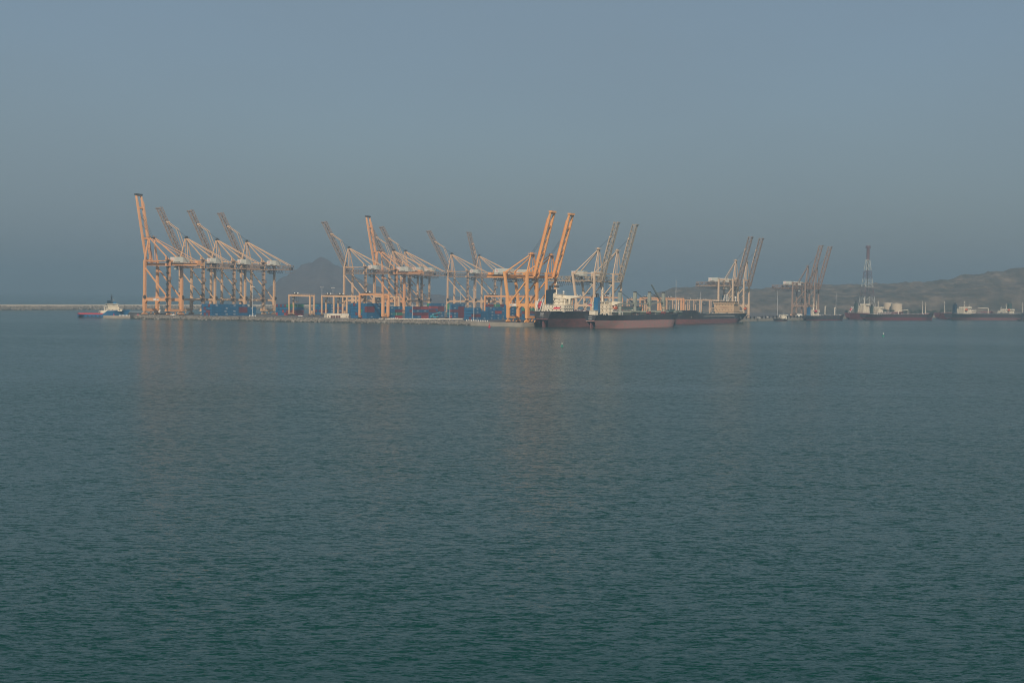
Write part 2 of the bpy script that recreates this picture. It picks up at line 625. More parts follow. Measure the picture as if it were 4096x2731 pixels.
def peak(x, y):
    px = 2048 + F * x / y
    h = lerp_tab(PK, px)
    t = (y - 3950) / 700.0
    w = math.exp(-t * t * 2.2)
    n_ = fbm(x, y, 0.006)
    return 0.93 * h * w * (1.0 + 0.12 * n_) - abs(fbm(x, y, 0.011)) * 14.0 * w + fbm(x, y, 0.03) * 2.5 * w - 2.0 * (1 - w)


terrain('mountain', hill_mat('bare mountain rock', (0.075, 0.06, 0.06), (0.105, 0.085, 0.08), (0.14, 0.115, 0.105), 0.03), -900, 250, 3150, 4900, 120, 90, peak)

RH = [(2300, 6), (2560, 16), (2640, 34), (2700, 45), (2790, 47), (2860, 52), (2940, 46), (3007, 45), (3120, 47), (3236, 52), (3330, 54), (3522, 57),
      (3681, 62), (3777, 68), (3872, 78), (4000, 84), (4100, 94), (4400, 120), (4900, 90)]


def smooth_(t):
    t = max(0.0, min(1.0, t))
    return t * t * (3 - 2 * t)


def ridge(x, y):
    px = 2048 + F * x / y
    h = lerp_tab(RH, px)
    y += 26 * fbm(x, y, 0.006, 3)
    t = max(0.0, min(1.0, (y - 2285.0) / 130.0))
    t2 = max(0.0, min(1.0, (y - 2400.0) / 420.0))
    w = 0.55 * t * t * (3 - 2 * t) + 0.45 * t2 * t2 * (3 - 2 * t2)
    back = max(0.0, min(1.0, (3500 - y) / 400.0))
    g_ = abs(fbm(x, y, 0.010))
    hh = h * w * back * (1.02 - 0.22 * g_) + fbm(x, y, 0.035, 4) * 3.6 * w - abs(fbm(x + 300, y, 0.021, 4)) * 6.0 * w
    m_ = math.exp(-(((x - 800) / 95.0) ** 2 + ((y - 2320) / 60.0) ** 2)) * 20     # pale spoil mound at the right
    e = smooth_((x - 130) / 120.0)
    return max(hh + 2.2 + m_, 1.0) * e - 4.0 * (1 - e)


terrain('hills', hill_mat('dry scrub hillside', (0.040, 0.044, 0.032), (0.105, 0.088, 0.066), (0.21, 0.165, 0.12), 0.035), 120, 1700, 2245, 3450, 400, 230, ridge)
# flat shore strip below the hills and back of the right berth
cs = MB()
cs.prism([(p.x, p.y, -2) for p in (far_r + B * 3, far_r + Vector((14, 40, 0)), Vector((600, 2238, 0)), Vector((1700, 2262, 0)), Vector((1700, 2520, 0)), Vector((150, 2520, 0)), Vector((150, 2100, 0)))], (0, 0, 5.02))
tag(cs.build('shore', paint('sandy shore', (0.30, 0.25, 0.19), (0.20, 0.17, 0.13), 0.9, 0.03)), kind='structure')

# ------------------------------------------------------------------ the hazy air
hz_box = MB().box(-8000, 8000, -40, 9000, -1.0, 146.0)
air = bpy.data.materials.new('hazy air')
air.use_nodes = True
an, al = air.node_tree.nodes, air.node_tree.links
an.remove(an['Principled BSDF'])
pv = an.new('ShaderNodeVolumePrincipled')
pv.inputs['Color'].default_value = (0.70, 0.88, 0.98, 1)
pv.inputs['Density'].default_value = 0.00030
pv.inputs['Anisotropy'].default_value = 0.5
al.new(pv.outputs[0], an['Material Output'].inputs['Volume'])
tag(hz_box.build('haze', air), 'pale blue haze over the harbour', 'haze', kind='stuff')


# ================================================================== quay cranes
def truss(mb, a, b_, wb, wt, dep, panel, rc, rl, up=None, mi=0, chords=None, axis=Vector((0, 1, 0))):
    """four chords and lacing from a to b_ (bottom centre line)"""
    a, b_ = Vector(a), Vector(b_)
    d = (b_ - a)
    L = d.length
    d.normalize()
    u = up or axis.cross(d) * -1
    if u.z < 0 and abs(d.z) < 0.99:
        u = -u
    n = max(2, round(L / panel))
    P = []
    for i in range(n + 1):
        c = a + d * (L * i / n)
        P.append((c - axis * wb / 2, c + axis * wb / 2, c + axis * wt / 2 + u * dep, c - axis * wt / 2 + u * dep))
    ch = chords if chords is not None else mb
    for j in range(4):
        ch.beam(P[0][j], P[n][j], rc, rc, mi=mi, side=axis)
    for i in range(n):
        p, q = P[i], P[i + 1]
        f = i % 2
        for j, k in ((0, 3), (1, 2)):
            mb.beam(p[j] if f else p[k], q[k] if f else q[j], rl, rl, mi=mi)
            mb.beam(p[j], p[k], rl, rl, mi=mi)
        mb.beam(p[0], p[1], rl, rl, mi=mi)
        mb.beam(p[3], p[2], rl, rl, mi=mi)
        mb.beam(p[0] if f else p[1], q[1] if f else q[0], rl, rl, mi=mi)
    for j, k in ((0, 1), (1, 2), (2, 3), (3, 0)):
        mb.beam(P[n][j], P[n][k], rl, rl, mi=mi)


def sts(p):
    """one ship-to-shore crane; x points over the water, y along the rails, ns is the side of the camera"""
    root = empty('quay_crane', (0, 0, 0))
    pm, lm = p['paint'], p['lat']
    G, W, ns = p['G'], p['W'], p['ns']
    tx = p.get('land_top', 0.0)                    # landside leg head lies further back
    lw = p['leg']
    z0, z1 = p['sill']
    zp0, zp1 = p['portal']
    zt, zg = p['top'], p['girder']
    xw, xl = G / 2, -G / 2
    wt = p.get('water_top', 0.0)

    def lx(x, z):                                  # centre of a leg at height z
        off = tx if x < 0 else wt
        t = max(0.0, min(1.0, (z - zp1) / (zt - zp1)))
        return x - off * t

    for x in (xw, xl):
        for y in (-W / 2, W / 2):
            mb = MB()
            mb.beam((x, y, z0 + 0.2), (x, y, zp0), lw * 1.15, lw * 1.15, lw * 1.35, lw * 1.25, side=(0, 1, 0))
            mb.beam((x, y, zp0 - 0.01), (lx(x, zp1 + 3), y, zp1 + 3), lw * 1.36, lw * 1.26, lw, lw, side=(0, 1, 0))
            mb.beam((lx(x, zp1 + 2.9), y, zp1 + 2.9), (lx(x, zt), y, zt), lw * 0.99, lw * 0.99, side=(0, 1, 0))
            mb.build('leg', pm, root)
            bg = MB()                              # bogie set: equaliser triangles and wheels
            for s in (-1, 1):
                bg.prism([(x - 0.45, y + s * 0.3, z0 - 0.1), (x - 0.45, y + s * 2.6, z0 * 0.45), (x - 0.45, y + s * 2.6, z0 * 0.28),
                          (x - 0.45, y + s * 0.3, z0 * 0.45)], (0.9, 0, 0))
                for c in (1.1, 2.9):
                    bg.prism([(x - 0.38, y + s * c, z0 * 0.62), (x - 0.38, y + s * c + 1.0, 0.5), (x - 0.38, y + s * c - 1.0, 0.5)], (0.76, 0, 0))
                    for w in (-0.55, 0.55):
                        bg.cyl((x - 0.25, y + s * c + w, 0.42), (x + 0.25, y + s * c + w, 0.42), 0.42, n=8, mi=1)
            bg.build('bogie', [pm, M['dark']], root)
        sb = MB()
        sb.beam((x, -W / 2, (z0 + z1) / 2), (x, W / 2, (z0 + z1) / 2), lw * 0.9, z1 - z0)
        sb.box(x - 0.4, x + 0.4, -0.5, 0.5, 1.0, z0)
        sb.build('sill_beam', pm, root)
        xt = lx(x, zt)
        MB().beam((xt, -W / 2 - lw * 0.4, zt - 0.9), (xt, W / 2 + lw * 0.4, zt - 0.9), lw * 0.92, 1.8).build('head_beam', pm, root)
    for y in (-W / 2, W / 2):
        mb = MB()
        mb.beam((xl, y, (zp0 + zp1) / 2), (xw, y, (zp0 + zp1) / 2), lw * 0.9, zp1 - zp0)
        for x, s in ((xl, 1), (xw, -1)):           # haunches
            mb.prism([(x + s * lw * 0.5, y - lw * 0.4, zp0 + 0.1), (x + s * (lw * 0.5 + 2.2), y - lw * 0.4, zp0 + 0.1), (x + s * lw * 0.5, y - lw * 0.4, zp0 - 2.4)], (0, lw * 0.8, 0))
            mb.prism([(x + s * lw * 0.4, y - lw * 0.4, zp1 - 0.1), (x + s * (lw * 0.4 + 1.4), y - lw * 0.4, zp1 - 0.1), (x + s * lw * 0.4, y - lw * 0.4, zp1 + 2.0)], (0, lw * 0.8, 0))
        for i in range(9):                         # hand rail posts and rail
            t = (i + 0.5) / 9
            mb.beam((xl + G * t, y - lw * 0.4, zp1), (xl + G * t, y - lw * 0.4, zp1 + 1.1), 0.08, 0.08)
        mb.beam((xl, y - lw * 0.4, zp1 + 1.1), (xw, y - lw * 0.4, zp1 + 1.1), 0.08, 0.08)
        mb.build('portal_beam', pm, root)
        br = MB()
        ztop_b = zg - 2.0
        if p['diag'] == 'water_up':
            br.beam((lx(xw, ztop_b) - 0.3, y, ztop_b), (lx(xl, zp1) + 1.2, y, zp1 + 0.3), lw * 0.5, lw * 0.5)
        else:
            br.beam((lx(xl, ztop_b) + 0.3, y, ztop_b), (lx(xw, zp1) - 1.2, y, zp1 + 0.3), lw * 0.5, lw * 0.5)
        br.build('diagonal_brace', pm, root)
        MB().beam((lx(xl, zt), y, zt - 0.7), (lx(xw, zt), y, zt - 0.7), 0.5, 0.55).build('head_tie', pm, root)
    # girder carrying the trolley
    gb, gx0, gx1 = p['gb'], lx(xl, zt) - p['back'], xw + p['hinge']
    box = p['kind'] == 'box'
    if box:
        for s in (-1, 1):
            mb = MB()
            mb.beam((gx0, s * gb / 2, zg + 1.2), (gx1, s * gb / 2, zg + 1.2), 1.1, 2.4)
            mb.beam((gx0, s * (gb / 2 + 1.1), zg + 2.2), (gx1, s * (gb / 2 + 1.1), zg + 2.2), 1.0, 0.12)
            mb.build('girder', pm, root)
        for x in (gx0 + 0.6, lx(xl, zt) - 2, 0, xw + 1):
            MB().beam((x, -gb / 2, zg + 1.3), (x, gb / 2, zg + 1.3), 0.8, 1.6).build('girder_crossbeam', pm, root)
        mb = MB()
        mb.box(gx0, gx0 + 5, -gb / 2 - 1, gb / 2 + 1, zg + 2.4, zg + 2.6).box(gx0 + 0.5, gx0 + 3.4, -2.5, 2.5, zg + 2.6, zg + 4.6)
        mb.build('girder_end_winch', pm, root)
    else:
        t = MB()
        c = MB()
        truss(t, (gx0, 0, zg), (gx1, 0, zg), gb, gb * 0.8, 4.2, 3.3, 0.5, 0.32, chords=c)
        tr = c.build('truss_girder', lm, root)
        t.build('lacing', lm, tr)
        MB().beam((gx0, ns * gb / 2, zg - 0.25), (gx1, ns * gb / 2, zg - 0.25), 0.9, 0.5).build('trolley_rail', pm, root)
        wk = MB()
        for i in range(11):
            x = gx0 + (gx1 - gx0) * i / 10
            wk.beam((x, ns * (gb / 2 + 1.2), zg - 0.3), (x, ns * (gb / 2 + 1.2), zg + 0.9), 0.1, 0.1)
        wk.beam((gx0, ns * (gb / 2 + 1.2), zg + 0.9), (gx1, ns * (gb / 2 + 1.2), zg + 0.9), 0.1, 0.1)
        wk.beam((gx0, ns * (gb / 2 + 0.8), zg - 0.3), (gx1, ns * (gb / 2 + 0.8), zg - 0.3), 1.0, 0.12)
        wk.box(gx0 - 0.5, gx0 + 5.5, -gb / 2 - 1, gb / 2 + 1, zg - 3.0, zg - 2.8)
        for x in (gx0 - 0.4, gx0 + 5.4):
            for s in (-1, 1):
                wk.beam((x, s * (gb / 2 + 0.9), zg - 2.9), (x, s * (gb / 2 + 0.9), zg), 0.14, 0.14)
        wk.build('walkway', lm, root)
        MB().box(gx0 + 0.2, gx0 + 2.4, -1.8, 1.8, zg + 0.2, zg + 2.6).build('winch', M['dark'], root)
    fs = MB()                                      # festoon cable loops under the girder
    nl = p.get('loops', 10)
    fx0, fx1 = p.get('festoon', (gx0 + 2, xl + 4))
    for i in range(nl):
        x0_, x1_ = fx0 + (fx1 - fx0) * i / nl, fx0 + (fx1 - fx0) * (i + 0.9) / nl
        pts = [Vector((x0_ + (x1_ - x0_) * k / 4, ns * (gb / 2 + 0.8), zg - 0.4 - p.get('sag', 2.2) * math.sin(math.pi * k / 4))) for k in range(5)]
        for a, b2 in zip(pts[:-1], pts[1:]):
            fs.beam(a, b2, 0.22, 0.22)
    fs.build('festoon_cable', M['rope'], root)
    tr = MB()                                      # trolley and cab parked by the landside leg
    cx = p.get('trolley', xl + 5)
    tr.box(cx - 2.5, cx + 2.5, -gb / 2 + 0.4, gb / 2 - 0.4, zg - 0.9, zg - 0.2)
    for y in (-1.2, 1.2):
        for x in (cx - 1, cx + 1):
            tr.beam((x, y, zg - 0.9), (x, y, zg - p.get('drop', 3.0)), 0.12, 0.12)
    tr.box(cx - 1.5, cx + 1.5, -2.6, 2.6, zg - p.get('drop', 3.0) - 0.8, zg - p.get('drop', 3.0))
    tr.build('trolley', M['dark'], root)
    cb = MB().box(cx + 2.6, cx + 5.2, -1.3, 1.3, zg - 3.3, zg - 0.7, 0).box(cx + 5.2, cx + 5.26, -1.1, 1.1, zg - 3.0, zg - 1.2, 1)
    cb.build('operator_cab', [M['house'], M['glass']], root)
    # machinery house
    hx0, hx1, hw, hh = p['house']
    hb = zg + (2.7 if box else 4.6)
    mh = MB().box(hx0, hx1, -hw / 2, hw / 2, hb, hb + hh)
    if p.get('chamfer'):
        mh = MB().prism([(hx0, -hw / 2, hb), (hx1, -hw / 2, hb), (hx1, -hw / 2, hb + hh), (hx0 + 1.2, -hw / 2, hb + hh), (hx0, -hw / 2, hb + hh - 1)], (0, hw, 0))
    mho = mh.build('machinery_house', M['house'], root)
    face = ns * (hw / 2 + 0.03)
    sg = p.get('house_sign', 3.2)
    sx = (hx1 - sg / 2 - 0.8) if ns > 0 else hx0 + sg / 2 + 0.8
    MB().box(sx - sg / 2, sx + sg / 2, min(face, face + ns * 0.05), max(face, face + ns * 0.05), hb + hh * 0.35, hb + hh * 0.9).build('sign', M['sign'], mho)
    tx_ = MB()
    for r in range(3):
        tx_.box(sx - sg * 0.36, sx + sg * 0.36, min(face + ns * 0.06, face + ns * 0.1), max(face + ns * 0.06, face + ns * 0.1), hb + hh * (0.45 + 0.15 * r), hb + hh * (0.45 + 0.15 * r) + 0.22)
    tx_.build('sign_lettering', M['red_ink'], mho)
    for i in range(5):
        x = hx0 + (hx1 - hx0) * (0.28 + 0.085 * i)
        MB().box(x - 0.35, x + 0.35, min(face, face + ns * 0.04), max(face, face + ns * 0.04), hb + 0.25, hb + 1.25).build('vent', M['dark'], mho)
    hr = MB()
    for i in range(8):
        x = hx0 - 1 + (hx1 - hx0 + 2) * i / 7
        hr.beam((x, ns * (hw / 2 + 1.3), hb - 0.1), (x, ns * (hw / 2 + 1.3), hb + 1.1), 0.09, 0.09)
    hr.beam((hx0 - 1, ns * (hw / 2 + 1.3), hb + 1.1), (hx1 + 1, ns * (hw / 2 + 1.3), hb + 1.1), 0.09, 0.09)
    hr.box(hx0 - 1, hx1 + 1, -hw / 2 - 1.4, hw / 2 + 1.4, hb - 0.35, hb - 0.02)
    hr.build('house_platform', lm, root)
    # A-frame, mast head, stays
    ax, az, ay = p['apex']
    for s in (-1, 1):
        fy = p.get('foot_y', W / 2)
        MB().beam((lx(xw, zt), s * fy, zt - 0.2), (ax + 0.2, s * ay, az), lw * 0.42, lw * 0.5).build('mast_leg', pm, root)
        MB().beam((ax - 0.9, s * (ay + 0.5), zt), (ax - 0.4, s * (ay + 0.1), az), lw * 0.26, lw * 0.26).build('mast_post', pm, root)
        for (sx_, sy_, sz_, wd) in p['stays']:
            MB().beam((ax - 0.3, s * ay, az - 0.2), (sx_, s * sy_, sz_), wd, wd * 1.2).build('backstay', pm, root)
    mh_ = MB().box(ax - 2.0, ax + 2.0, -ay - 1.5, ay + 1.5, az + 0.0, az + 0.35).box(ax - 0.8, ax + 0.8, -ay - 0.5, ay + 0.5, az - 0.7, az)
    for s in (-1, 1):
        mh_.cyl((ax - 0.4, s * (ay * 0.6 + 0.3) - 0.3, az + 1.0), (ax - 0.4, s * (ay * 0.6 + 0.3) + 0.3, az + 1.0), 0.8, n=10)
        for x in (-1.9, 0, 1.9):
            mh_.beam((ax + x, s * (ay + 1.4), az + 0.3), (ax + x, s * (ay + 1.4), az + 1.5), 0.09, 0.09)
        mh_.beam((ax - 1.9, s * (ay + 1.4), az + 1.5), (ax + 1.9, s * (ay + 1.4), az + 1.5), 0.09, 0.09)
    mh_.build('mast_head', p.get('headmat', lm), root)
    # raised boom
    lu, L = math.radians(p['luff']), p['boom']
    hx, hzv = gx1, zg + (1.2 if box else 0.4)
    d = Vector((math.cos(lu), 0, math.sin(lu)))
    u = Vector((-math.sin(lu), 0, math.cos(lu)))
    h0 = Vector((hx, 0, hzv))
    bb = p.get('bb', gb)
    if box:
        for s in (-1, 1):
            o_ = Vector((0, s * bb / 2, 0))
            mb = MB()
            mb.beam(h0 + o_, h0 + o_ + d * (L * 0.86), 1.2, 2.3, side=(0, 1, 0))
            mb.beam(h0 + o_ + d * (L * 0.8599), h0 + o_ + d * L + u * -0.3, 1.19, 2.29, 1.0, 1.5, side=(0, 1, 0))
            mb.beam(h0 + o_ + Vector((0, s * 1.0, 0)) + u * 1.0, h0 + o_ + Vector((0, s * 1.0, 0)) + u * 1.0 + d * L * 0.9, 0.8, 0.14, side=(0, 1, 0))
            mb.build('boom_girder', pm, root)
        for t in p['cross']:
            c = h0 + d * (L * t)
            MB().beam(c - Vector((0, bb / 2 + 0.5, 0)), c + Vector((0, bb / 2 + 0.5, 0)), 1.5, 1.7, side=u).build('boom_crossbeam', pm, root)
        for t in (0.22, 0.36, 0.5, 0.62):
            c = h0 + d * (L * t)
            MB().beam(c - Vector((0, bb / 2, 0)), c + d * 5 + Vector((0, bb / 2, 0)), 0.3, 0.3).build('boom_brace', lm, root)
        for t in (0.3, 0.55, 0.72):
            c = h0 + d * (L * t) + u * 1.2
            MB().beam(c + Vector((0, ns * bb / 2, 0)), c + Vector((0, ns * bb / 2, 0)) + u * 1.6, 0.3, 0.3).build('boom_outrigger', lm, root)
        tp = MB().box(hx + d.x * L - 1.2, hx + d.x * L + 1.6, -bb / 2 - 0.9, bb / 2 + 0.9, hzv + d.z * L - 0.6, hzv + d.z * L + 0.9)
        tp.build('boom_tip', p.get('tipmat', M['dark']), root)
        mb = MB()
        for y in (-0.55 * bb / 2, 0, 0.55 * bb / 2):
            mb.beam(Vector((ax, y, az + 0.9)), h0 + d * (L * 0.72) + Vector((0, y, 0)), 0.13, 0.13)
        mb.build('boom_hoist_rope', M['rope'], root)
    else:
        t = MB()
        c = MB()
        truss(t, h0, h0 + d * L, bb, bb * 0.55, p.get('bdep', 4.0), 3.4, 0.55, 0.34, up=u, chords=c)
        for i in range(2):
            s = -1 + 2 * i
            t.beam(h0 + Vector((0, s * (bb / 2 - 0.8), 0)), h0 + d * L + Vector((0, s * (bb / 2 - 0.8), 0)), 0.9, 0.12, side=(0, 1, 0))
        bo = c.build('boom', lm, root)
        t.build('lacing', lm, bo)
        tip = h0 + d * (L + 0.6)
        MB().beam(tip - Vector((0, bb / 2 + 0.8, 0)), tip + Vector((0, bb / 2 + 0.8, 0)), 1.3, 1.1, side=u).build('boom_tip', lm, root)
        an_ = h0 + d * (L * 0.74) + u * p.get('bdep', 4.0)
        MB().beam(an_ - Vector((0, bb * 0.4, 0)), an_ + Vector((0, bb * 0.4, 0)), 1.3, 1.3, side=u).build('stay_anchor', pm, root)
        if p.get('fold'):
            for s in (-1, 1):
                j = Vector((ax + p['fold'][0], s * bb * 0.28, p['fold'][1]))
                e = Vector((hx - 0.6, s * bb * 0.4, zt + 7.5))
                MB().beam(an_ + Vector((0, s * bb * 0.28, 0)), j, 0.4, 0.5).build('folding_forestay', pm, root)
                MB().beam(j, e, 0.4, 0.5).build('folding_forestay', pm, root)
        else:
            for s in (-1, 1):
                MB().beam(an_ + Vector((0, s * bb * 0.28, 0)) - d * 1.0 + u * 0.4, an_ + Vector((0, s * bb * 0.28, 0)) - d * 20 + u * 0.5, 0.35, 0.45).build('folded_forestay', pm, root)
        mb = MB()
        for y in (-0.8, 0.8):
            mb.beam(Vector((ax, y, az + 0.9)), an_ + Vector((0, y, 0)), 0.13, 0.13)
        mb.build('boom_hoist_rope', M['rope'], root)
    if p.get('tower'):                             # lift shaft and stair landings beside the near landside leg
        mb = MB()
        ex, ey = xl + 0.2, ns * (W / 2 + lw * 0.9)
        for dx in (-0.75, 0.75):
            for dy in (-0.6, 0.6):
                mb.beam((ex + dx, ey + dy, 1.5), (ex + dx, ey + dy, zt), 0.22, 0.22)
        nz = 9
        for i in range(nz + 1):
            z = 3.5 + (zt - 5) * i / nz
            mb.box(ex - 1.6, ex + 1.6, ey - 1.2, ey + 1.2, z, z + 0.22)
            mb.beam((ex - 0.75, ey, z), (ex + 0.75, ey, z + (zt - 5) / nz), 0.6, 0.25)
        mb.build('lift_tower', p.get('towermat', M['dark']), root)
        for z in (3.6, zp1 + 0.2, zg - 0.5, zt):
            MB().box(ex - 2.3, ex + 2.3, ey - 1.7, ey + 1.7, z, z + 0.3).box(ex + 0.6, ex + 2.0, ey - 1.0, ey + 1.0, z + 0.3, z + 2.4).build('landing', pm, root)
        MB().box(ex - 4.2, ex - 1.6, ey - 1, ey + 1, zg - 13.5, zg - 10.5).build('lift_cabin', lm, root)
    if p.get('reels', True):
        for (x, y) in ((xw - 1.6, ns * (W / 2 + lw * 0.7)), (xl - 1.6, -ns * (W / 2))):
            mb = MB().cyl((x, y - 0.35, zp1 + 0.9), (x, y + 0.35, zp1 + 0.9), 1.75, n=18)
            mb.cyl((x, y - 0.5, zp1 + 0.9), (x, y + 0.5, zp1 + 0.9), 0.5, n=8)
            mb.build('cable_reel', M['dark'], root)
    yy = ns * (W / 2 + lw * 0.45 + 0.04)
    if p.get('zpmc'):
        c0 = p['zpmc']
        for i, (x, wd) in enumerate(((c0, 3.1), (c0 + 3.5 * (-1 if ns > 0 else 1) * p.get('zdir', 1), 2.8))):
            bd = MB().box(x - wd / 2, x + wd / 2, min(yy, yy + ns * 0.06), max(yy, yy + ns * 0.06), (zp0 + zp1) / 2 - 0.9, (zp0 + zp1) / 2 + 0.9)
            bo_ = bd.build('sign_board', M['sign'], root)
            if i == p.get('zwhich', 1):
                rz = math.pi if ns > 0 else 0
                text('ZPMC', 1.15, M['black_ink'], bo_, (x, yy + ns * 0.1, (zp0 + zp1) / 2 + 0.2), (math.pi / 2, 0, rz), shear=0.2, bold=0.012)
    for i in range(4):                             # floodlights on the portal
        x = xl + G * (0.2 + 0.2 * i)
        MB().box(x - 0.3, x + 0.3, yy - ns * 0.6 - 0.15, yy - ns * 0.6 + 0.15, zp1 + 1.1, zp1 + 1.5).build('floodlight', M['white'], root)
    return root


PA = dict(kind='box', paint=M['orange'], lat=M['lattice'], G=30.5, W=16.8, ns=1, leg=2.3, sill=(3.2, 5.7), portal=(13.0, 15.9), top=51.5, girder=46.2,
          diag='water_up', gb=6.6, bb=6.6, back=30, hinge=2.6, house=(-28.5, -12.5, 8.6, 5.4), apex=(15.0, 73.0, 3.4), foot_y=8.4,
          stays=((-15.0, 7.6, 51.0, 0.85), (-42.0, 3.4, 49.5, 0.42)), luff=78.2, boom=67.5, cross=(0.995, 0.81, 0.37, 0.06), tower=True, zpmc=1.5, zdir=1,
          trolley=-20, festoon=(-42, -24), loops=12, headmat=M['lattice'], house_sign=4.5)
PB = dict(kind='truss', paint=M['peach'], lat=M['lattice'], G=30.0, W=16.2, ns=1, leg=1.9, sill=(3.2, 5.6), portal=(13.6, 15.6), top=53.0, girder=45.2,
          diag='water_up', gb=6.4, bb=5.6, back=29.5, hinge=1.4, house=(-26.5, -15.0, 8.0, 4.9), apex=(14.8, 74.5, 0.9), foot_y=8.1,
          stays=((-15.0, 7.6, 53.0, 0.75), (-41.0, 2.2, 50.0, 0.5)), luff=59.0, boom=67, bdep=3.8, fold=(11.3, 83.0), tower=True,
          towermat=M['lattice'], trolley=-18, festoon=(-36, -17), loops=9, reels=True, headmat=M['dark'], house_sign=4.0, sag=3.2)
PT = dict(kind='box', paint=M['amber'], lat=M['lattice'], G=17.8, W=17.2, ns=-1, leg=2.0, sill=(3.4, 5.2), portal=(13.4, 15.9), top=42.4, girder=37.4,
          diag='water_up', land_top=4.2, water_top=0.3, gb=6.6, bb=6.6, back=20, hinge=3.4, house=(-25.5, -11.0, 8.4, 4.9), chamfer=True, apex=(8.4, 57.0, 2.2),
          foot_y=8.6, stays=((-13.0, 7.4, 42.0, 0.8),), luff=74.6, boom=55.2, cross=(0.985, 0.78, 0.365, 0.06), zpmc=-5.6, zdir=1, zwhich=0,
          trolley=-12, festoon=(-28, 8), loops=16, reels=False, headmat=M['amber'], tipmat=M['amber'], sag=2.6)
PP = dict(kind='truss', paint=M['cream'], lat=M['lattice_pale'], G=17.8, W=17.2, ns=-1, leg=1.75, sill=(3.4, 5.2), portal=(13.4, 15.4), top=44.4, girder=36.6,
          diag='water_up', land_top=4.6, water_top=0.2, gb=5.0, bb=3.6, back=30, hinge=4.6, house=(-17.0, -4.5, 8.0, 4.6), apex=(8.6, 65.4, 0.9), foot_y=8.6,
          stays=((-13.2, 5.0, 44.2, 0.7),), luff=74.5, boom=54.0, bdep=4.2, trolley=-2, festoon=(-34, -8), loops=12, reels=False, headmat=M['cream'], drop=11.0, sag=3.4)
PR = dict(PP, land_top=0.0, G=17.0, house=(-23.0, -11.5, 8.0, 4.8), back=30, apex=(8.3, 64.8, 0.9), stays=((-4.0, 3.0, 44.0, 0.6),), boom=55.5, luff=75.5, lat=M['lattice'],
          trolley=-6, drop=4.0)
PF = dict(PR, paint=M['hazed'], lat=M['hazed'], headmat=M['hazed'])

LEFT_LINE = 'ship-to-shore cranes on the left quay'
RIGHT_LINE = 'ship-to-shore cranes on the right quay'


def left_crane(proto, px, first, label):
    dist = run(px, A1, Q)
    o = proto if first else copy_tree(proto)
    R_ = Matrix.Rotation(ROT_B, 3, 'Z')
    pr = proto['_p']
    near = R_ @ Vector((pr[0] / 2, pr[1] / 2, 0))
    o.location = A1 + Q * dist - near
    o.rotation_euler = (0, 0, ROT_B)
    return tag(o, label, 'crane', LEFT_LINE)


def right_crane(proto, px, first, label):
    dist = run(px, T1, Q)
    o = proto if first else copy_tree(proto)
    R_ = Matrix.Rotation(ROT_R, 3, 'Z')
    pr = proto['_p']
    near = R_ @ Vector((pr[0] / 2, -pr[1] / 2, 0))
    o.location = T1 + Q * dist - near
    o.rotation_euler = (0, 0, ROT_R)
    return tag(o, label, 'crane', RIGHT_LINE)


def proto(p):
    r = sts(p)
    r['_p'] = (p['G'], p['W'])
    return r


pa = proto(PA)
left_crane(pa, 577, True, 'tall bright orange box-boom quay crane at the far left end of the port')
left_crane(pa, 1496, False, 'bright orange box-boom quay crane rising behind the yard gantries in mid picture')
pb = proto(PB)
for i, (px, lab) in enumerate((
        (718, 'faded peach lattice-boom quay crane just right of the tall orange crane'),
        (842, 'faded peach lattice-boom quay crane, third crane from the left'),
        (962, 'faded peach lattice-boom quay crane whose girder ends over the mountain foot, fourth from the left'),
        (1374, 'faded peach lattice-boom quay crane standing right in front of the mountain slope'),
        (1554, 'lattice-boom quay crane mostly hidden behind the middle orange crane'),
        (1602, 'faded lattice-boom quay crane directly right of the middle orange crane boom'),
        (1788, 'far lattice-boom quay crane with open sky left of it, second last on the left quay'))):
    left_crane(pb, px, i == 0, lab)
pb2 = proto(dict(PB, luff=75.0, boom=61, fold=None))
left_crane(pb2, 1899, True, 'farthest lattice-boom crane on the left quay, its boom raised steeper than its neighbours')
ptt = proto(PT)
right_crane(ptt, 2106, True, 'vivid orange quay crane on the wharf head, left of its twin, with lettered portal sign')
right_crane(ptt, 2183, False, 'vivid orange quay crane behind the first tanker funnel, right twin of the pair')
ppp = proto(PP)
right_crane(ppp, 2374, True, 'cream lattice-boom quay crane above the blue ship funnel, left of its twin')
right_crane(ppp, 2450, False, 'cream lattice-boom quay crane above the bulk carrier bridge, right twin of the pair')
prr = proto(PR)
right_crane(prr, 2928, True, 'cream lattice-boom quay crane behind the tan tanker bridge, left one of that pair')
right_crane(prr, 2972, False, 'cream lattice-boom quay crane standing at the stern of the tan-bridged tanker')
pff = proto(PF)
right_crane(pff, 3218, True, 'hazy far quay crane with white machinery house, left one of the farthest pair')
right_crane(pff, 3255, False, 'hazy far quay crane behind the small blue-funnelled tanker, right one of the farthest pair')
for o in bpy.data.objects:
    if '_p' in o:
        del o['_p']


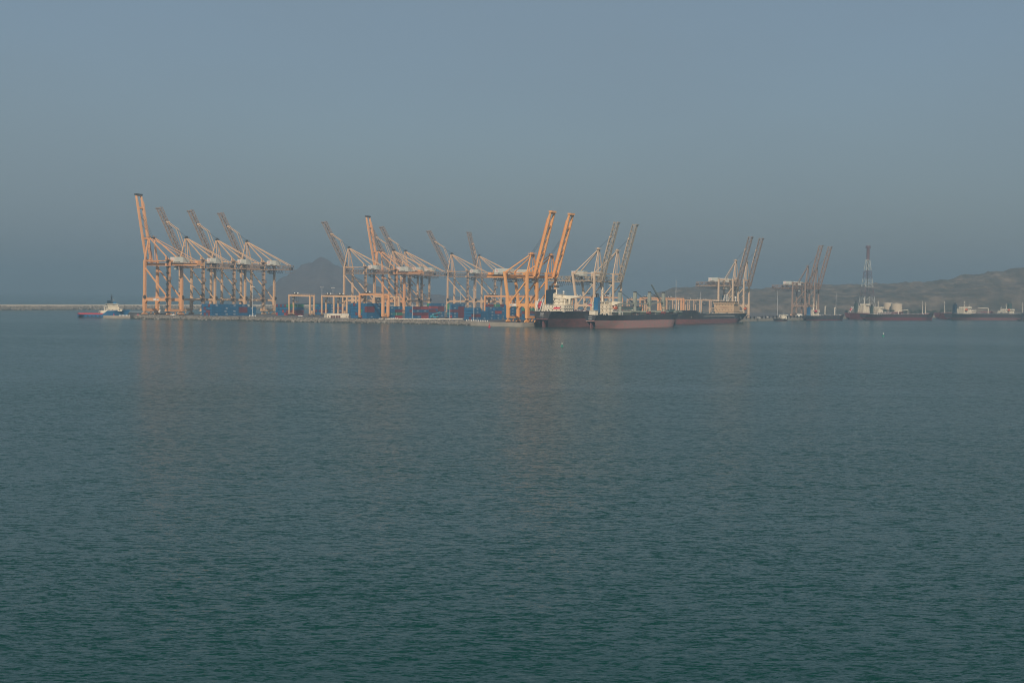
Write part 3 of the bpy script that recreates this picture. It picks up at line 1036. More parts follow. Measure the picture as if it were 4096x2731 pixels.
# ================================================================== yard gantry cranes
def rtg(pm, S=25.5, WB=6.8, H=20.5, leg=1.3, heavy=False):
    root = empty('yard_gantry', (0, 0, 0))
    for x in (-S / 2, S / 2):
        for y in (-WB / 2, WB / 2):
            wl_ = leg * (1.5 if heavy and x > 0 else 1.0)
            MB().beam((x, y, 2.2), (x, y, H - 1.6), leg, wl_, side=(0, 1, 0)).build('leg', pm, root)
            wh = MB()
            for s in (-1, 1):
                wh.cyl((x - 0.45, y + s * 0.95, 0.75), (x + 0.45, y + s * 0.95, 0.75), 0.75, n=10, mi=1)
            wh.box(x - 0.6, x + 0.6, y - 1.2, y + 1.2, 1.0, 1.7, 0)
            wh.build('wheel_bogie', [pm, M['rubber']], root)
        MB().beam((x, -WB / 2, 2.2), (x, WB / 2, 2.2), 1.0, 0.9).build('sill_beam', pm, root)
        if heavy:
            MB().box(x - 0.35, x + 0.35, -WB / 2, WB / 2, H - 4.5, H - 1.6).build('haunch_plate', pm, root)
    for y in (-WB / 2, WB / 2):
        mb = MB().beam((-S / 2 - 0.7, y, H - 0.85), (S / 2 + 0.7, y, H - 0.85), 1.0, 1.6)
        for i in range(9):
            x = -S / 2 + S * i / 8
            mb.beam((x, y * 1.16, H), (x, y * 1.16, H + 1.0), 0.08, 0.08)
        mb.beam((-S / 2, y * 1.16, H + 1.0), (S / 2, y * 1.16, H + 1.0), 0.08, 0.08)
        mb.build('top_beam', pm, root)
    cx = -S / 2 + 6.5
    t = MB().box(cx - 3.8, cx + 3.8, -WB / 2 - 0.3, WB / 2 + 0.3, H, H + 0.5, 1)
    t.cyl((cx - 2.0, -1.6, H + 1.3), (cx - 2.0, 1.6, H + 1.3), 0.8, n=10, mi=1)
    t.box(cx - 0.4, cx + 1.4, -1.4, 1.2, H + 0.5, H + 1.9, 1)
    t.build('trolley', [pm, M['dark']], root)
    MB().ball((cx + 2.8, -1.6, H + 1.4), 0.85, 8).build('winch_cover', M['white'], root)
    MB().ball((cx - 0.6, -2.2, H + 1.5), 0.75, 8).build('winch_cover', M['white'], root)
    r = MB()
    for x in (-1.4, 1.4):
        for y in (-1.0, 1.0):
            r.beam((cx + x, y, H - 0.5), (cx + x * 0.6, y * 1.6, H - 7.2), 0.14, 0.14)
    r.build('hoist_rope', M['rope'], root)
    MB().box(cx - 1.2, cx + 1.2, -3.0, 3.0, H - 7.6, H - 7.1).box(cx - 0.8, cx + 0.8, -1.2, 1.2, H - 7.1, H - 6.4).build('spreader', M['lattice'], root)
    MB().box(cx - 4.6, cx - 2.6, -1.2, 1.2, H - 4.2, H - 1.8).build('operator_cab', M['house'], root)
    MB().box(S / 2 - 0.9, S / 2 + 0.9, -1.7, 1.5, 2.7, 5.2).build('power_box', pm, root)
    MB().beam((-S / 2, -WB / 2, 2.8), (-S / 2, WB / 2, 9.5), 0.16, 0.16).build('cable_brace', M['turquoise'], root)
    return root


def place_rtg(proto_, first, px, py, label, S, WB):
    o = proto_ if first else copy_tree(proto_)
    R_ = Matrix.Rotation(ROT_R, 3, 'Z')
    o.location = at(px, py, YARD) - R_ @ Vector((-S / 2, -WB / 2, 0))
    o.rotation_euler = (0, 0, ROT_R)
    return tag(o, label, 'gantry crane', 'rubber-tyred gantry cranes in the container yard')


rp_ = rtg(M['peach'])
for i, (px, py, lab) in enumerate((
        (1156, 1262.0, 'pale peach yard gantry standing alone in front of the mountain foot'),
        (1287, 1263.0, 'pale peach yard gantry whose right legs rise behind the flat white building'),
        (1335, 1268.5, 'pale peach yard gantry behind the flat white building, overlapping the one on its left'),
        (1497, 1262.5, 'pale peach yard gantry mostly hidden behind the big orange yard gantry'),
        (2508, 1257.5, 'pale yard gantry seen between the bulk carrier deck cranes'),
        (2640, 1254.0, 'hazy pale yard gantry behind the bulk carrier foremost deck crane'),
        (2775, 1251.0, 'hazy pale yard gantry left of the tan tanker bridge, nearer one'),
        (2800, 1248.0, 'hazy pale yard gantry left of the tan tanker bridge, farther one'),
        (2690, 1249.5, 'hazy pale yard gantry behind the tall light pole at the bulk carrier bow'),
        (2735, 1252.0, 'hazy pale yard gantry above the forecastle of the tan-bridged tanker'),
        (2830, 1247.0, 'hazy pale yard gantry partly hidden by the tan tanker bridge'),
        (2590, 1256.0, 'hazy pale yard gantry behind the third deck crane of the bulk carrier'))):
    place_rtg(rp_, i == 0, px, py, lab, 25.5, 6.8)
ro_ = rtg(M['orange'], 25.5, 8.0, 22.5, 1.6, True)
for i, (px, py, lab) in enumerate((
        (1438, 1273.5, 'big orange yard gantry with wide right legs, right of the flat white building'),
        (1939, 1270.0, 'orange yard gantry left of the vivid orange quay cranes, over blue containers'),
        (2040, 1268.0, 'orange yard gantry seen through the portal of the vivid orange quay crane'),
        (2288, 1262.0, 'orange yard gantry behind the cream quay cranes, its left leg by the bridge wing'),
        (2400, 1261.0, 'orange yard gantry with its right legs just right of the cream quay crane pair'),
        (2655, 1257.0, 'hazy orange yard gantry behind the bulk carrier bow'),
        (2560, 1258.5, 'hazy orange yard gantry behind the white foremast'))):
    place_rtg(ro_, i == 0, px, py, lab, 25.5, 8.0)


# ================================================================== containers
def container_mesh(L, mat, H=2.72):
    mb = MB()
    w = 2.44
    mb.box(-L / 2 + 0.08, L / 2 - 0.08, -w / 2 + 0.06, w / 2 - 0.06, 0.14, H - 0.1)
    for x in (-L / 2 + 0.09, L / 2 - 0.09):
        for y in (-w / 2 + 0.08, w / 2 - 0.08):
            mb.box(x - 0.09, x + 0.09, y - 0.08, y + 0.08, 0, H)
    for y in (-w / 2 + 0.05, w / 2 - 0.05):
        mb.box(-L / 2 + 0.181, L / 2 - 0.181, y - 0.045, y + 0.045, 0.02, 0.2)
        mb.box(-L / 2 + 0.181, L / 2 - 0.181, y - 0.045, y + 0.045, H - 0.17, H - 0.01)
    for y in (-0.75, -0.28, 0.28, 0.75):                        # door lock bars
        mb.box(-L / 2 + 0.02, -L / 2 + 0.075, y - 0.04, y + 0.04, 0.2, H - 0.2)
    return mb.mesh('shipping_container', mat)


CMESH = {(c, L): container_mesh(L, m) for c, m in CONT.items() for L in (12.19, 6.06)}
TIER = 2.76
CR = random.Random(21)
NCONT = [0]
ORD = ['first', 'second', 'third', 'fourth', 'fifth', 'sixth', 'seventh', 'eighth']
TIERS = ['bottom', 'second', 'third', 'fourth', 'fifth', 'sixth']


def put_container(colour, L, pos, where, logo, face):
    o = bpy.data.objects.new('shipping_container', CMESH[(colour, L)])
    o.location = pos
    o.rotation_euler = (0, 0, ROT_Q)
    COL.objects.link(o)
    size = 'long' if L > 10 else 'short'
    tag(o, '%s%s container, %s' % ('lettered ' if logo in ('HDSL', 'CMA') else '', colour, where), 'container', 'shipping containers stacked in the yard')
    if logo == 'HDSL':
        text('HDSL', 1.35, M['white_ink'], o, (CR.choice((0.0, 0.0, 1.6)), -1.235, 1.45), (math.pi / 2, 0, 0), shear=0.3, bold=0.02)
    elif logo == 'strip':
        MB().box(-L / 2 + 2.2, -L / 2 + 2.6, -1.25, -1.2, 0.3, 2.4).build('white_stripe', M['white_ink'], o)
    elif logo == 'CMA':
        text('CMA', 1.2, M['white_ink'], o, (0.6, -1.235, 1.45), (math.pi / 2, 0, 0), bold=0.015)
    NCONT[0] += 1
    return o


def block(px, py, rows, bays, tiers, where, seed, side=None, ends=None, mix=0.25, tops=True):
    """a yard stack; its near right corner stands at px, py; side[tier][bay] and ends[tier][row] give colours"""
    rnd = random.Random(seed)
    O = at(px, py, YARD)

    def col():
        if rnd.random() > mix:
            return rnd.choice(['blue', 'blue', 'deep blue'])
        return rnd.choice(['maroon', 'maroon', 'red', 'green', 'teal'])
    for j in range(rows):
        for i in range(bays):
            h = tiers(i, j) if callable(tiers) else tiers
            for k in range(h):
                vis = j == 0 or i == 0 or (tops and k == h - 1 and j == 1)
                if not vis:
                    continue
                c = None
                if j == 0 and side and k < len(side) and i < len(side[k]):
                    c = side[k][i]
                if c is None and i == 0 and j > 0 and ends and k < len(ends) and j - 1 < len(ends[k]):
                    c = ends[k][j - 1]
                cc = {'b': 'blue', 'd': 'deep blue', 'm': 'maroon', 'r': 'red', 'g': 'green', 't': 'teal'}.get(c) or col()
                pos = O + Q * (6.1 + i * 12.6) + B * (1.22 + j * 2.56) + Z * (k * TIER)
                logo = None
                if j == 0 and cc in ('blue', 'deep blue') and rnd.random() < 0.72:
                    logo = 'HDSL'
                elif j == 0 and cc == 'green':
                    logo = 'strip'
                elif j == 0 and cc == 'teal':
                    logo = 'CMA'
                if j == 0:
                    w_ = '%s tier, %s bay of the long side, %s' % (TIERS[k], ORD[i], where)
                else:
                    w_ = '%s tier, %s row%s, %s' % (TIERS[k], ORD[j], '' if i == 0 else ' %s bay' % ORD[i], where)
                put_container(cc, 12.19, pos, w_, logo, 0)


block(848, 1263.5, 5, 5, lambda i, j: 4 if i < 5 and not (i == 4 and j == 0) else 3, 'leftmost blue stack', 1,
      side=['bbbbb', 'bbbmb', 'bbbmb', 'bbbb'], ends=['mbmb', 'mmbb', 'bbmb', 'mbbb'], mix=0.12, tops=False)
block(1152, 1262.0, 6, 2, lambda i, j: 4 if i < 1 or j > 0 else 4, 'stack under lone yard gantry', 2,
      side=['mm', 'mm', 'bb', 'gg'], ends=['rbbbr', 'brbbb', 'bbbdb', 'mbmbm'], mix=0.3, tops=False)
block(1284, 1259.5, 3, 4, lambda i, j: 4 if (i + j) % 3 else 3, 'stack behind white storehouse', 3,
      side=['bbmd', 'mbdm', 'bbmb', 'gbbb'], mix=0.4, tops=False)
block(1398, 1262.0, 2, 2, 4, 'stack right of white storehouse', 4, mix=0.15, tops=False)
block(1467, 1274.0, 7, 2, lambda i, j: 5, 'tall stack beside orange gantry', 5,
      side=['bb', 'bb', 'mb', 'mb', 'bb'], ends=['bmbbbb', 'bbbmbb', 'bgbbbb', 'bbbbdb', 'bbbbmb'], mix=0.15, tops=False)
block(1549, 1274.0, 2, 2, 4, 'stack right of orange gantry', 6, side=['br', 'tg', 'bm', 'bb'], mix=0.3, tops=False)
block(1656, 1274.0, 4, 3, lambda i, j: 4 if i < 2 else 3, 'mixed stack in mid picture', 7,
      side=['brb', 'mmb', 'bbm', 'mrb'], ends=['bbb', 'bdb', 'mbb', 'bbb'], mix=0.25, tops=False)
block(1724, 1268.5, 2, 2, 5, 'stack behind turquoise machine', 8, side=['mb', 'mb', 'bm', 'rm', 'bb'], mix=0.3, tops=False)
block(1806, 1271.5, 2, 2, 5, 'stack right of turquoise machine', 9, side=['bm', 'bm', 'mm', 'bm', 'bb'], mix=0.2, tops=False)
block(1895, 1280.5, 4, 4, lambda i, j: 4 if i < 1 else (3 if i < 3 else 4), 'front stack by white barriers', 10,
      side=['bbbb', 'mbbb', 'bbbr', 'bbbb'], ends=['mbb', 'bbb', 'bbb'], mix=0.08, tops=False)
block(1950, 1272.0, 1, 3, 5, 'stack under wharf gantry', 11, side=['bbb', 'bbb', 'bbb', 'bbb', 'mgm'], mix=0.2, tops=False)
block(2034, 1278.0, 2, 2, 5, 'stack seen through crane portal', 12, side=['bb', 'bm', 'bb', 'bb', 'bg'], mix=0.15, tops=False)
block(2096, 1279.0, 1, 3, 4, 'stack left of tanker stern', 13, side=['bbb', 'bbb', 'mmb', 'ggg'], mix=0.2, tops=False)


# ================================================================== ships
def smooth(t):
    t = max(0.0, min(1.0, t))
    return t * t * (3 - 2 * t)


def hull(root, L, Bm, D, boot, mats, fore=2.5, fore_at=0.88, aft=0.0, aft_to=0.15, rake=6.0, cut=5.0, tr=0.55, full=0.14, run_=0.12, sheer=0.8,
         deck=None, thin=0.5, flare=0.25):
    """a ship's hull from stern x=0 to bow x=L: topsides, boot-topping, transom, deck, bulwark"""
    N, zs = 30, [-2.0, -0.5, 1.0, 2.5, boot, boot + 0.01, (boot + D) / 2, D]
    if boot <= 2.6:
        zs = [-2.0, -0.5, boot * 0.6, boot, boot + 0.01, (boot + D) / 2, D]
    xs = [0, .01, .025, .045, .07, .1, .14, .18] + [0.18 + 0.66 * i / 12 for i in range(1, 13)] + [.87, .9, .925, .945, .96, .975, .985, .993, 1.0]
    rows = []
    for t in xs:
        keel = -2.0 + (cut + 2.0) * (1 - smooth(t / 0.055))
        dz = D + sheer * smooth((t - 0.6) / 0.4) + fore * (1 if t >= fore_at else smooth((t - fore_at + 0.02) / 0.02)) + aft * (1 if t <= aft_to else 0)
        wd = tr + (1 - tr) * smooth(t / run_) if t < run_ else 1.0
        wd = wd * (1 - smooth((t - (1 - full)) / full) ** 1.5 * 0.985)
        ww = smooth((t - 0.005) / (run_ * 1.9)) * (1 - smooth((t - (1 - full * 1.55)) / (full * 1.55)) ** 1.15 * 0.99)
        row = []
        for z in zs:
            zz = max(z, keel) if z < D else dz
            if z > boot + 0.02 and z < D:
                zz = boot + (dz - boot) * (z - boot) / (D - boot)
            zz = max(zz, keel)
            f = max(0.0, min(1.0, (zz + 1) / (dz + 1)))
            f = f ** (1.0 if t > 0.5 else 0.8)
            hb = Bm / 2 * (ww + (wd - ww) * f)
            x = t * L
            if t > 0.82:
                x += rake * (f - 0.45) * ((t - 0.82) / 0.18) ** 2
            row.append((x, hb, zz))
        rows.append(row)
    mb = MB()
    nz = len(zs)
    for s in (1, -1):
        k0 = len(mb.v)
        for r in rows:
            mb.v += [(x, s * hb, z) for x, hb, z in r]
        for i in range(len(rows) - 1):
            for j in range(nz - 1):
                q = [k0 + i * nz + j, k0 + (i + 1) * nz + j, k0 + (i + 1) * nz + j + 1, k0 + i * nz + j + 1]
                if s > 0:
                    q.reverse()
                mb.f.append(tuple(q))
                mb.m.append(1 if zs[j] < boot else 0)
    # transom and deck
    r = rows[0]
    for j in range(nz - 1):
        k = len(mb.v)
        mb.v += [(r[j][0], -r[j][1], r[j][2]), (r[j][0], r[j][1], r[j][2]), (r[j + 1][0], r[j + 1][1], r[j + 1][2]), (r[j + 1][0], -r[j + 1][1], r[j + 1][2])]
        mb.f.append((k, k + 3, k + 2, k + 1))
        mb.m.append(1 if zs[j] < boot else 0)
    for i in range(len(rows) - 1):
        a, b_ = rows[i][-1], rows[i + 1][-1]
        k = len(mb.v)
        e = 0.9
        mb.v += [(a[0], a[1], a[2] - e), (b_[0], b_[1], b_[2] - e), (b_[0], -b_[1], b_[2] - e), (a[0], -a[1], a[2] - e)]
        mb.f.append((k, k + 3, k + 2, k + 1))
        mb.m.append(2)
    o = mb.build('hull', mats, root)
    for p in o.data.polygons:
        p.use_smooth = p.material_index < 2
    o.data.set_sharp_from_angle(angle=math.radians(32))
    return o


def rails(mb, pts, h=1.1, step=2.0, r=0.07):
    for a, b_ in zip(pts[:-1], pts[1:]):
        a, b_ = Vector(a), Vector(b_)
        n = max(1, int((b_ - a).length / step))
        for i in range(n + 1):
            p = a + (b_ - a) * i / n
            mb.beam(p, p + Z * h, r, r)
        mb.beam(a + Z * h, b_ + Z * h, r, r)
        mb.beam(a + Z * h * 0.5, b_ + Z * h * 0.5, r * 0.8, r * 0.8)


def windows(root, face, x, y0, y1, z, n, w=0.7, h=0.8, mat=None, name='window'):
    """a row of windows on a wall facing aft/forward (x const) or sideways"""
    mat = mat or M['glass']
    for i in range(n):
        c = y0 + (y1 - y0) * (i + 0.5) / n
        mb = MB()
        if face == 'x-':
            mb.box(x - 0.06, x + 0.02, c - w / 2, c + w / 2, z - h / 2, z + h / 2)
        elif face == 'x+':
            mb.box(x - 0.02, x + 0.06, c - w / 2, c + w / 2, z - h / 2, z + h / 2)
        else:
            s = -1 if face == 'y-' else 1
            yy = x
            mb.box(c - w / 2, c + w / 2, min(yy, yy + s * 0.06), max(yy, yy + s * 0.06), z - h / 2, z + h / 2)
        mb.build(name, mat, root)


def deckhouse(root, x0, x1, y0, y1, z0, levels, lh=2.7, mat=None, shrink=0.8, wins=True, name='deckhouse', near='y-', over=0.35):
    """storeys stacked, each with its own deck edge, rail and windows"""
    mat = mat or M['shipwhite']
    z = z0
    out = []
    for i in range(levels):
        s = shrink * i
        mb = MB().box(x0 + s, x1 - s * 0.4, y0 + s * 0.5, y1 - s * 0.5, z, z + lh - 0.12)
        mb.box(x0 + s - over, x1 - s * 0.4 + over, y0 + s * 0.5 - over, y1 - s * 0.5 + over, z + lh - 0.12, z + lh)
        rails(mb, [(x0 + s - over + 0.05, y1 - s * 0.5 + over - 0.05, z + lh), (x0 + s - over + 0.05, y0 + s * 0.5 - over + 0.05, z + lh), (x1 - s * 0.4 + over, y0 + s * 0.5 - over + 0.05, z + lh)], 1.0, 2.5, 0.07)
        o = mb.build(name, mat, root)
        if wins:
            windows(o, 'x-', x0 + s, y0 + s * 0.5 + 1, y1 - s * 0.5 - 1, z + 1.5, max(2, int((y1 - y0) / 4)))
            windows(o, near, (y0 + s * 0.5) if near == 'y-' else (y1 - s * 0.5), x0 + s + 1, x1 - s * 0.4 - 1, z + 1.5, max(2, int((x1 - x0) / 4)))
        out.append(o)
        z += lh
    return out, z


def mast(root, x, y, z0, z1, arms=(0.7, 0.85), r=0.35, mat=None, spread=2.4):
    mb = MB().cyl((x, y, z0), (x, y, z1), r, r * 0.4, 8)
    for a in arms:
        z = z0 + (z1 - z0) * a
        mb.beam((x, y - spread, z), (x, y + spread, z), 0.25, 0.25)
        mb.beam((x - spread * 0.5, y, z - 0.6), (x + spread * 0.5, y, z - 0.6), 0.2, 0.2)
        mb.box(x - 0.9, x + 0.9, y - 1.2, y + 1.2, z - 0.1, z + 0.1)
    return mb.build('mast', mat or M['shipwhite'], root)


def funnel(root, x0, x1, y0, y1, z0, z1, mat, band=None):
    o = MB().prism([(x0, y0, z0), (x0 + 0.8, y0, z0), (x1, y0, z0), (x1 - 0.5, y0, z1), (x0 + 0.5, y0, z1 - 0.6)], (0, y1 - y0, 0)).build('funnel', mat, root)
    pipes = MB()
    for i in range(3):
        xx = x0 + 1.0 + (x1 - x0 - 2.0) * i / 2
        yy = y0 + (y1 - y0) * (0.35 + 0.3 * (i % 2))
        pipes.cyl((xx, yy, z1 - 0.8), (xx - 0.6, yy, z1 + 2.2), 0.45, n=8)
        pipes.cyl((xx - 0.6, yy, z1 + 2.0), (xx - 1.6, yy, z1 + 2.7), 0.45, n=8)
    pipes.build('exhaust_pipe', M['dark'], o)
    return o


def lifeboat(root, c, L, mat, ry=0.0):
    mb = MB()
    k = []
    for i in range(9):
        t = -1 + 2 * i / 8
        r = 1.35 * math.sqrt(max(0.03, 1 - abs(t) ** 2.6))
        k.append((t * L / 2, r))
    for (xa, ra), (xb, rb) in zip(k[:-1], k[1:]):
        mb.cyl((xa, 0, 0), (xb, 0, 0), ra, rb, 10)
    mb.box(-L * 0.28, L * 0.1, -0.7, 0.7, 0.9, 1.9)
    o = mb.build('lifeboat', mat, root)
    o.location = c
    o.rotation_euler = (0, ry, 0)
    return o


def pipes(root, x0, x1, y0, y1, z, n, mat, seed=0):
    rnd = random.Random(seed)
    mb = MB()
    for i in range(n):
        y = y0 + (y1 - y0) * (i + 0.5) / n
        mb.cyl((x0, y, z + 0.8), (x1, y, z + 0.8), 0.28, n=6)
    for i in range(int((x1 - x0) / 5)):
        x = x0 + 5 * i
        mb.box(x, x + 0.5, y0, y1, z, z + 0.6)
        if rnd.random() < 0.6:
            yy = rnd.uniform(y0, y1)
            mb.cyl((x, yy, z), (x, yy, z + rnd.uniform(1.5, 3.2)), 0.45, n=6)
    return mb.build('deck_piping', mat, root)


def clutter(root, x0, x1, y0, y1, z, n, mats, seed, hmax=2.0, name='deck_fitting'):
    rnd = random.Random(seed)
    mb = MB()
    for i in range(n):
        x, y = rnd.uniform(x0, x1), rnd.uniform(y0, y1)
        w, h = rnd.uniform(0.5, 1.6), rnd.uniform(0.5, hmax)
        mi = rnd.randrange(len(mats))
        if rnd.random() < 0.6:
            mb.box(x - w / 2, x + w / 2, y - w / 2, y + w / 2, z, z + h, mi)
        else:
            mb.cyl((x, y, z), (x, y, z + h), w * 0.35, n=7, mi=mi)
    return mb.build(name, mats, root)


# ---- first tanker, stern to the camera, alongside the right quay
S1 = at(2168, 1308.5, 0)
s1 = tag(empty('oil_tanker', S1, ROT_Q), 'black and red tanker with navy funnel and lettered stern at the wharf head', 'ship')
hull(s1, 186, 31, 13.2, 6.9, [M['blackhull'], M['boot'], M['deckgreen']], fore=3.0, rake=7, cut=6.2, tr=0.56, run_=0.16)
MB().box(1.5, 5.2, -0.5, 0.5, -2, 4.9).prism([(2.0, -0.4, 4.9), (4.6, -0.4, 4.9), (4.2, -0.4, 6.0), (2.6, -0.4, 6.0)], (0, 0.8, 0)).build('rudder', M['boot'], s1)
text('TIGER', 1.35, M['white_ink'], s1, (-0.05, 0.3, 11.2), (math.pi / 2, 0, -math.pi / 2), bold=0.01)
text('SINTRA', 0.85, M['white_ink'], s1, (-0.05, 0.3, 10.0), (math.pi / 2, 0, -math.pi / 2))
text('MONROVIA', 0.8, M['white_ink'], s1, (-0.05, 0.3, 8.9), (math.pi / 2, 0, -math.pi / 2))
deckhouse(s1, 14, 31, -12.5, 12.5, 12.6, 2, 2.9, shrink=0.2)
deckhouse(s1, 17.5, 30, -9.5, 1.5, 18.4, 2, 2.8, shrink=0.5)
br, zt_ = deckhouse(s1, 21.5, 29.5, -6.0, 8, 24.0, 1, 3.0, shrink=0.3)
windows(br[0], 'x+', 29.5, -5.5, 7.5, 25.6, 8, 1.2, 1.1)
MB().prism([(24.5, -6.0, 22.6), (24.5, -22.0, 25.2), (24.5, -22.0, 26.0), (24.5, -6.0, 26.4), ], (3.5, 0, 0)).prism(
    [(24.4, -11.5, 18.6), (24.4, -12.5, 18.6), (24.4, -13.5, 24.5), (24.4, -11.5, 24.5)], (3.7, 0, 0)).build('bridge_wing', M['shipwhite'], s1)
fo = funnel(s1, 15.5, 21.5, -1.2, 5.2, 18.4, 31.2, M['navyfunnel'])
MB().prism([(16.4, -1.26, 22.0), (21.2, -1.26, 23.4), (20.9, -1.26, 28.8), (16.2, -1.26, 27.4)], (0, 0.08, 0)).build('funnel_panel', M['shipwhite'], fo)
mo_ = mast(s1, 24.5, 0.0, 27, 37.5, (0.45, 0.8), 0.6, M['shipwhite'], 3.0)
MB().beam((24.5, -5.4, 34.2), (24.5, 5.4, 34.2), 1.2, 0.35).box(23.4, 25.6, -1.6, 1.6, 33.0, 34.2).build('radar_platform', M['dark'], mo_)
MB().ball((24.0, -7.0, 29.2), 0.9, 10).cyl((24, -7, 27), (24, -7, 28.6), 0.25, n=6).build('radar_dome', M['white'], s1)
fr = MB()
for y in (4.2, 8.2):
    fr.beam((3.2, y, 13), (9.0, y, 22.8), 0.45, 0.45).beam((9.0, y, 22.8), (11.5, y, 22.8), 0.45, 0.45).beam((11.5, y, 22.8), (8.8, y, 13), 0.4, 0.4)
fr.beam((9.0, 4.2, 22.8), (9.0, 8.2, 22.8), 0.4, 0.4).beam((3.2, 4.2, 13.4), (3.2, 8.2, 13.4), 0.4, 0.4)
fr.build('boat_ramp', M['white'], s1)
lb = lifeboat(s1, (7.4, 6.2, 18.2), 7.2, M['boatred'], -math.radians(58))
dv = MB()
for y in (-1.5, 1.0):
    dv.beam((6, y, 13), (8.5, y, 18.6), 0.35, 0.35).beam((8.5, y, 18.6), (11.0, y, 15.4), 0.35, 0.35)
dv.build('davit', M['white'], s1)
MB().prism([(4.5, -7.5, 14.9), (4.5, -13.5, 15.2), (8.0, -13.0, 16.5), (8.0, -7.0, 16.5)], (0, 0, 0.12)).build('awning', M['awning'], s1)
MB().cyl((10, 9.5, 12.5), (10, 9.5, 21.5), 0.7, n=8).box(11.5, 14, 5.5, 12.8, 12.6, 21.5).build('casing', M['shipwhite'], s1)
cr_ = MB().cyl((20, -9.8, 18), (20, -9.8, 23), 0.55, n=8).beam((20, -9.8, 22.8), (13.0, -3.0, 27.2), 0.4, 0.5)
cr_.build('provision_crane', M['shipwhite'], s1)
pipes(s1, 36, 160, -9, 9, 12.4, 9, M['purplepipe'], 4)
clutter(s1, 34, 165, -14, 14, 12.3, 90, [M['purplepipe'], M['white'], M['dark'], M['deckred']], 8, 2.4)
rl = MB()
rails(rl, [(2, -9, 12.9), (30, -14.8, 12.9), (150, -14.8, 13.2)], 1.2, 2.5)
rl.build('railing', M['white'], s1)
mast(s1, 128, 0, 12.5, 30, (0.72,), 0.75, M['shipwhite'], 1.4)
MB().prism([(78, -8, 17.0), (92, -9, 16.2), (92, -2, 18.4), (80, -1, 18.8)], (0, 0, 0.15)).build('awning', M['awning'], s1)
MB().cyl((96, 0, 12.5), (96, 0, 19), 0.8, n=8).beam((96, 0, 18.6), (112, -2, 20.4), 0.7, 0.9).build('hose_crane', M['shipwhite'], s1)

# ---- bulk carrier moored outside it, nearest of the big ships
S2 = at(2360, 1313.5, 0)
s2 = tag(empty('bulk_carrier', S2, ROT_Q), 'black bulk carrier with blue funnel, four grey deck cranes and worn red belly, nearest ship', 'ship')
hull(s2, 172, 27, 10.9, 6.4, [M['navy'], M['bootpale'], M['deckgreen']], fore=2.2, rake=6, cut=5.6, tr=0.42, run_=0.13, full=0.16, sheer=0.9)
MB().box(0.8, 4.0, -0.5, 0.5, -2, 4.4).build('rudder', M['boot'], s2)
pr_ = MB().cyl((5.2, 0, 1.6), (5.8, 0, 1.6), 0.5, n=8)
for i in range(4):
    t = math.pi / 4 + i * math.pi / 2
    pr_.beam((5.5, 0, 1.6), (5.5, math.cos(t) * 2.0, 1.6 + math.sin(t) * 2.0), 0.25, 0.7)
pr_.build('propeller', M['dark'], s2)
text('YASEMIN', 0.9, M['white_ink'], s2, (-0.05, 0.0, 9.3), (math.pi / 2, 0, -math.pi / 2), bold=0.012)
text('PANAMA', 0.85, M['white_ink'], s2, (-0.05, 0.0, 7.7), (math.pi / 2, 0, -math.pi / 2), bold=0.012)
MB().box(6, 11.3, -1.5, 3.8, 10.2, 14.4).box(5.6, 11.5, -1.9, 4.2, 14.4, 14.6).build('aft_deckhouse', M['shipwhite'], s2)
hs, zt_ = deckhouse(s2, 16.5, 27, -9, 7, 10.2, 4, 2.9, shrink=0.15)
for i in range(14):
    MB().box(16.36, 16.44, -8.6 + i * 1.1, -8.5 + i * 1.1, 12.6, 21.4).build('wall_rib', M['tan'], hs[0])
MB().prism([(21, -9, 18.4), (21, -16.5, 20.6), (21, -16.5, 21.5), (21, -9, 21.9)], (4.5, 0, 0)).box(20.8, 25.6, -9.3, -8.9, 12, 21.9).build('bridge_wing', M['shipwhite'], s2)
windows(hs[3], 'x-', 16.9, -8.5, 6.0, 20.4, 7, 1.1, 0.9)
funnel(s2, 11.5, 16.0, -1.2, 2.6, 12.5, 25.4, M['bluefunnel'])
mast(s2, 20, -1, 21.8, 33.5, (0.55, 0.75), 0.45, M['shipwhite'], 2.2)
lifeboat(s2, (23.5, -11.2, 16.6), 6.5, M['boatorange'])
dv = MB()
for x in (20.6, 26.4):
    dv.beam((x, -9.2, 13.2), (x, -12.4, 18.4), 0.35, 0.4).beam((x, -12.4, 18.4), (x, -10.4, 19.0), 0.35, 0.4)
dv.box(20, 34, -13.2, -9.5, 13.2, 13.5).beam((28, -12.9, 10), (28, -12.9, 13.2), 0.4, 0.4).beam((33.5, -12.9, 10), (33.5, -12.9, 13.2), 0.4, 0.4)
dv.build('davit', M['white'], s2)
clutter(s2, 3, 15, -8, -5, 10.2, 14, [M['dark'], M['deckgreen'], M['dark']], 3, 1.8)
posts = [run(px, S2, Q) for px in (2477, 2537, 2595, 2651)]
hat = [posts[0] + 8.0] + [(posts[i] + posts[i + 1]) / 2 for i in range(3)] + [posts[3] + (posts[3] - posts[2]) * 0.5]
for i, x in enumerate(hat[1:] if False else hat):
    l_ = 14.0 if i else 9.0
    hc = MB().box(x - l_ / 2, x + l_ / 2, -8.6, 8.6, 10.0, 12.6, 0).box(x - l_ / 2 - 0.4, x + l_ / 2 + 0.4, -9.1, 9.1, 12.6, 13.6, 1)
    for k in range(5):
        hc.box(x - l_ / 2 + l_ * (k + 0.5) / 5 - 0.12, x - l_ / 2 + l_ * (k + 0.5) / 5 + 0.12, -8.9, 8.9, 13.6, 13.8, 1)
    hc.build('hatch_cover', [M['deckgreen'], M['greygreen']], s2)
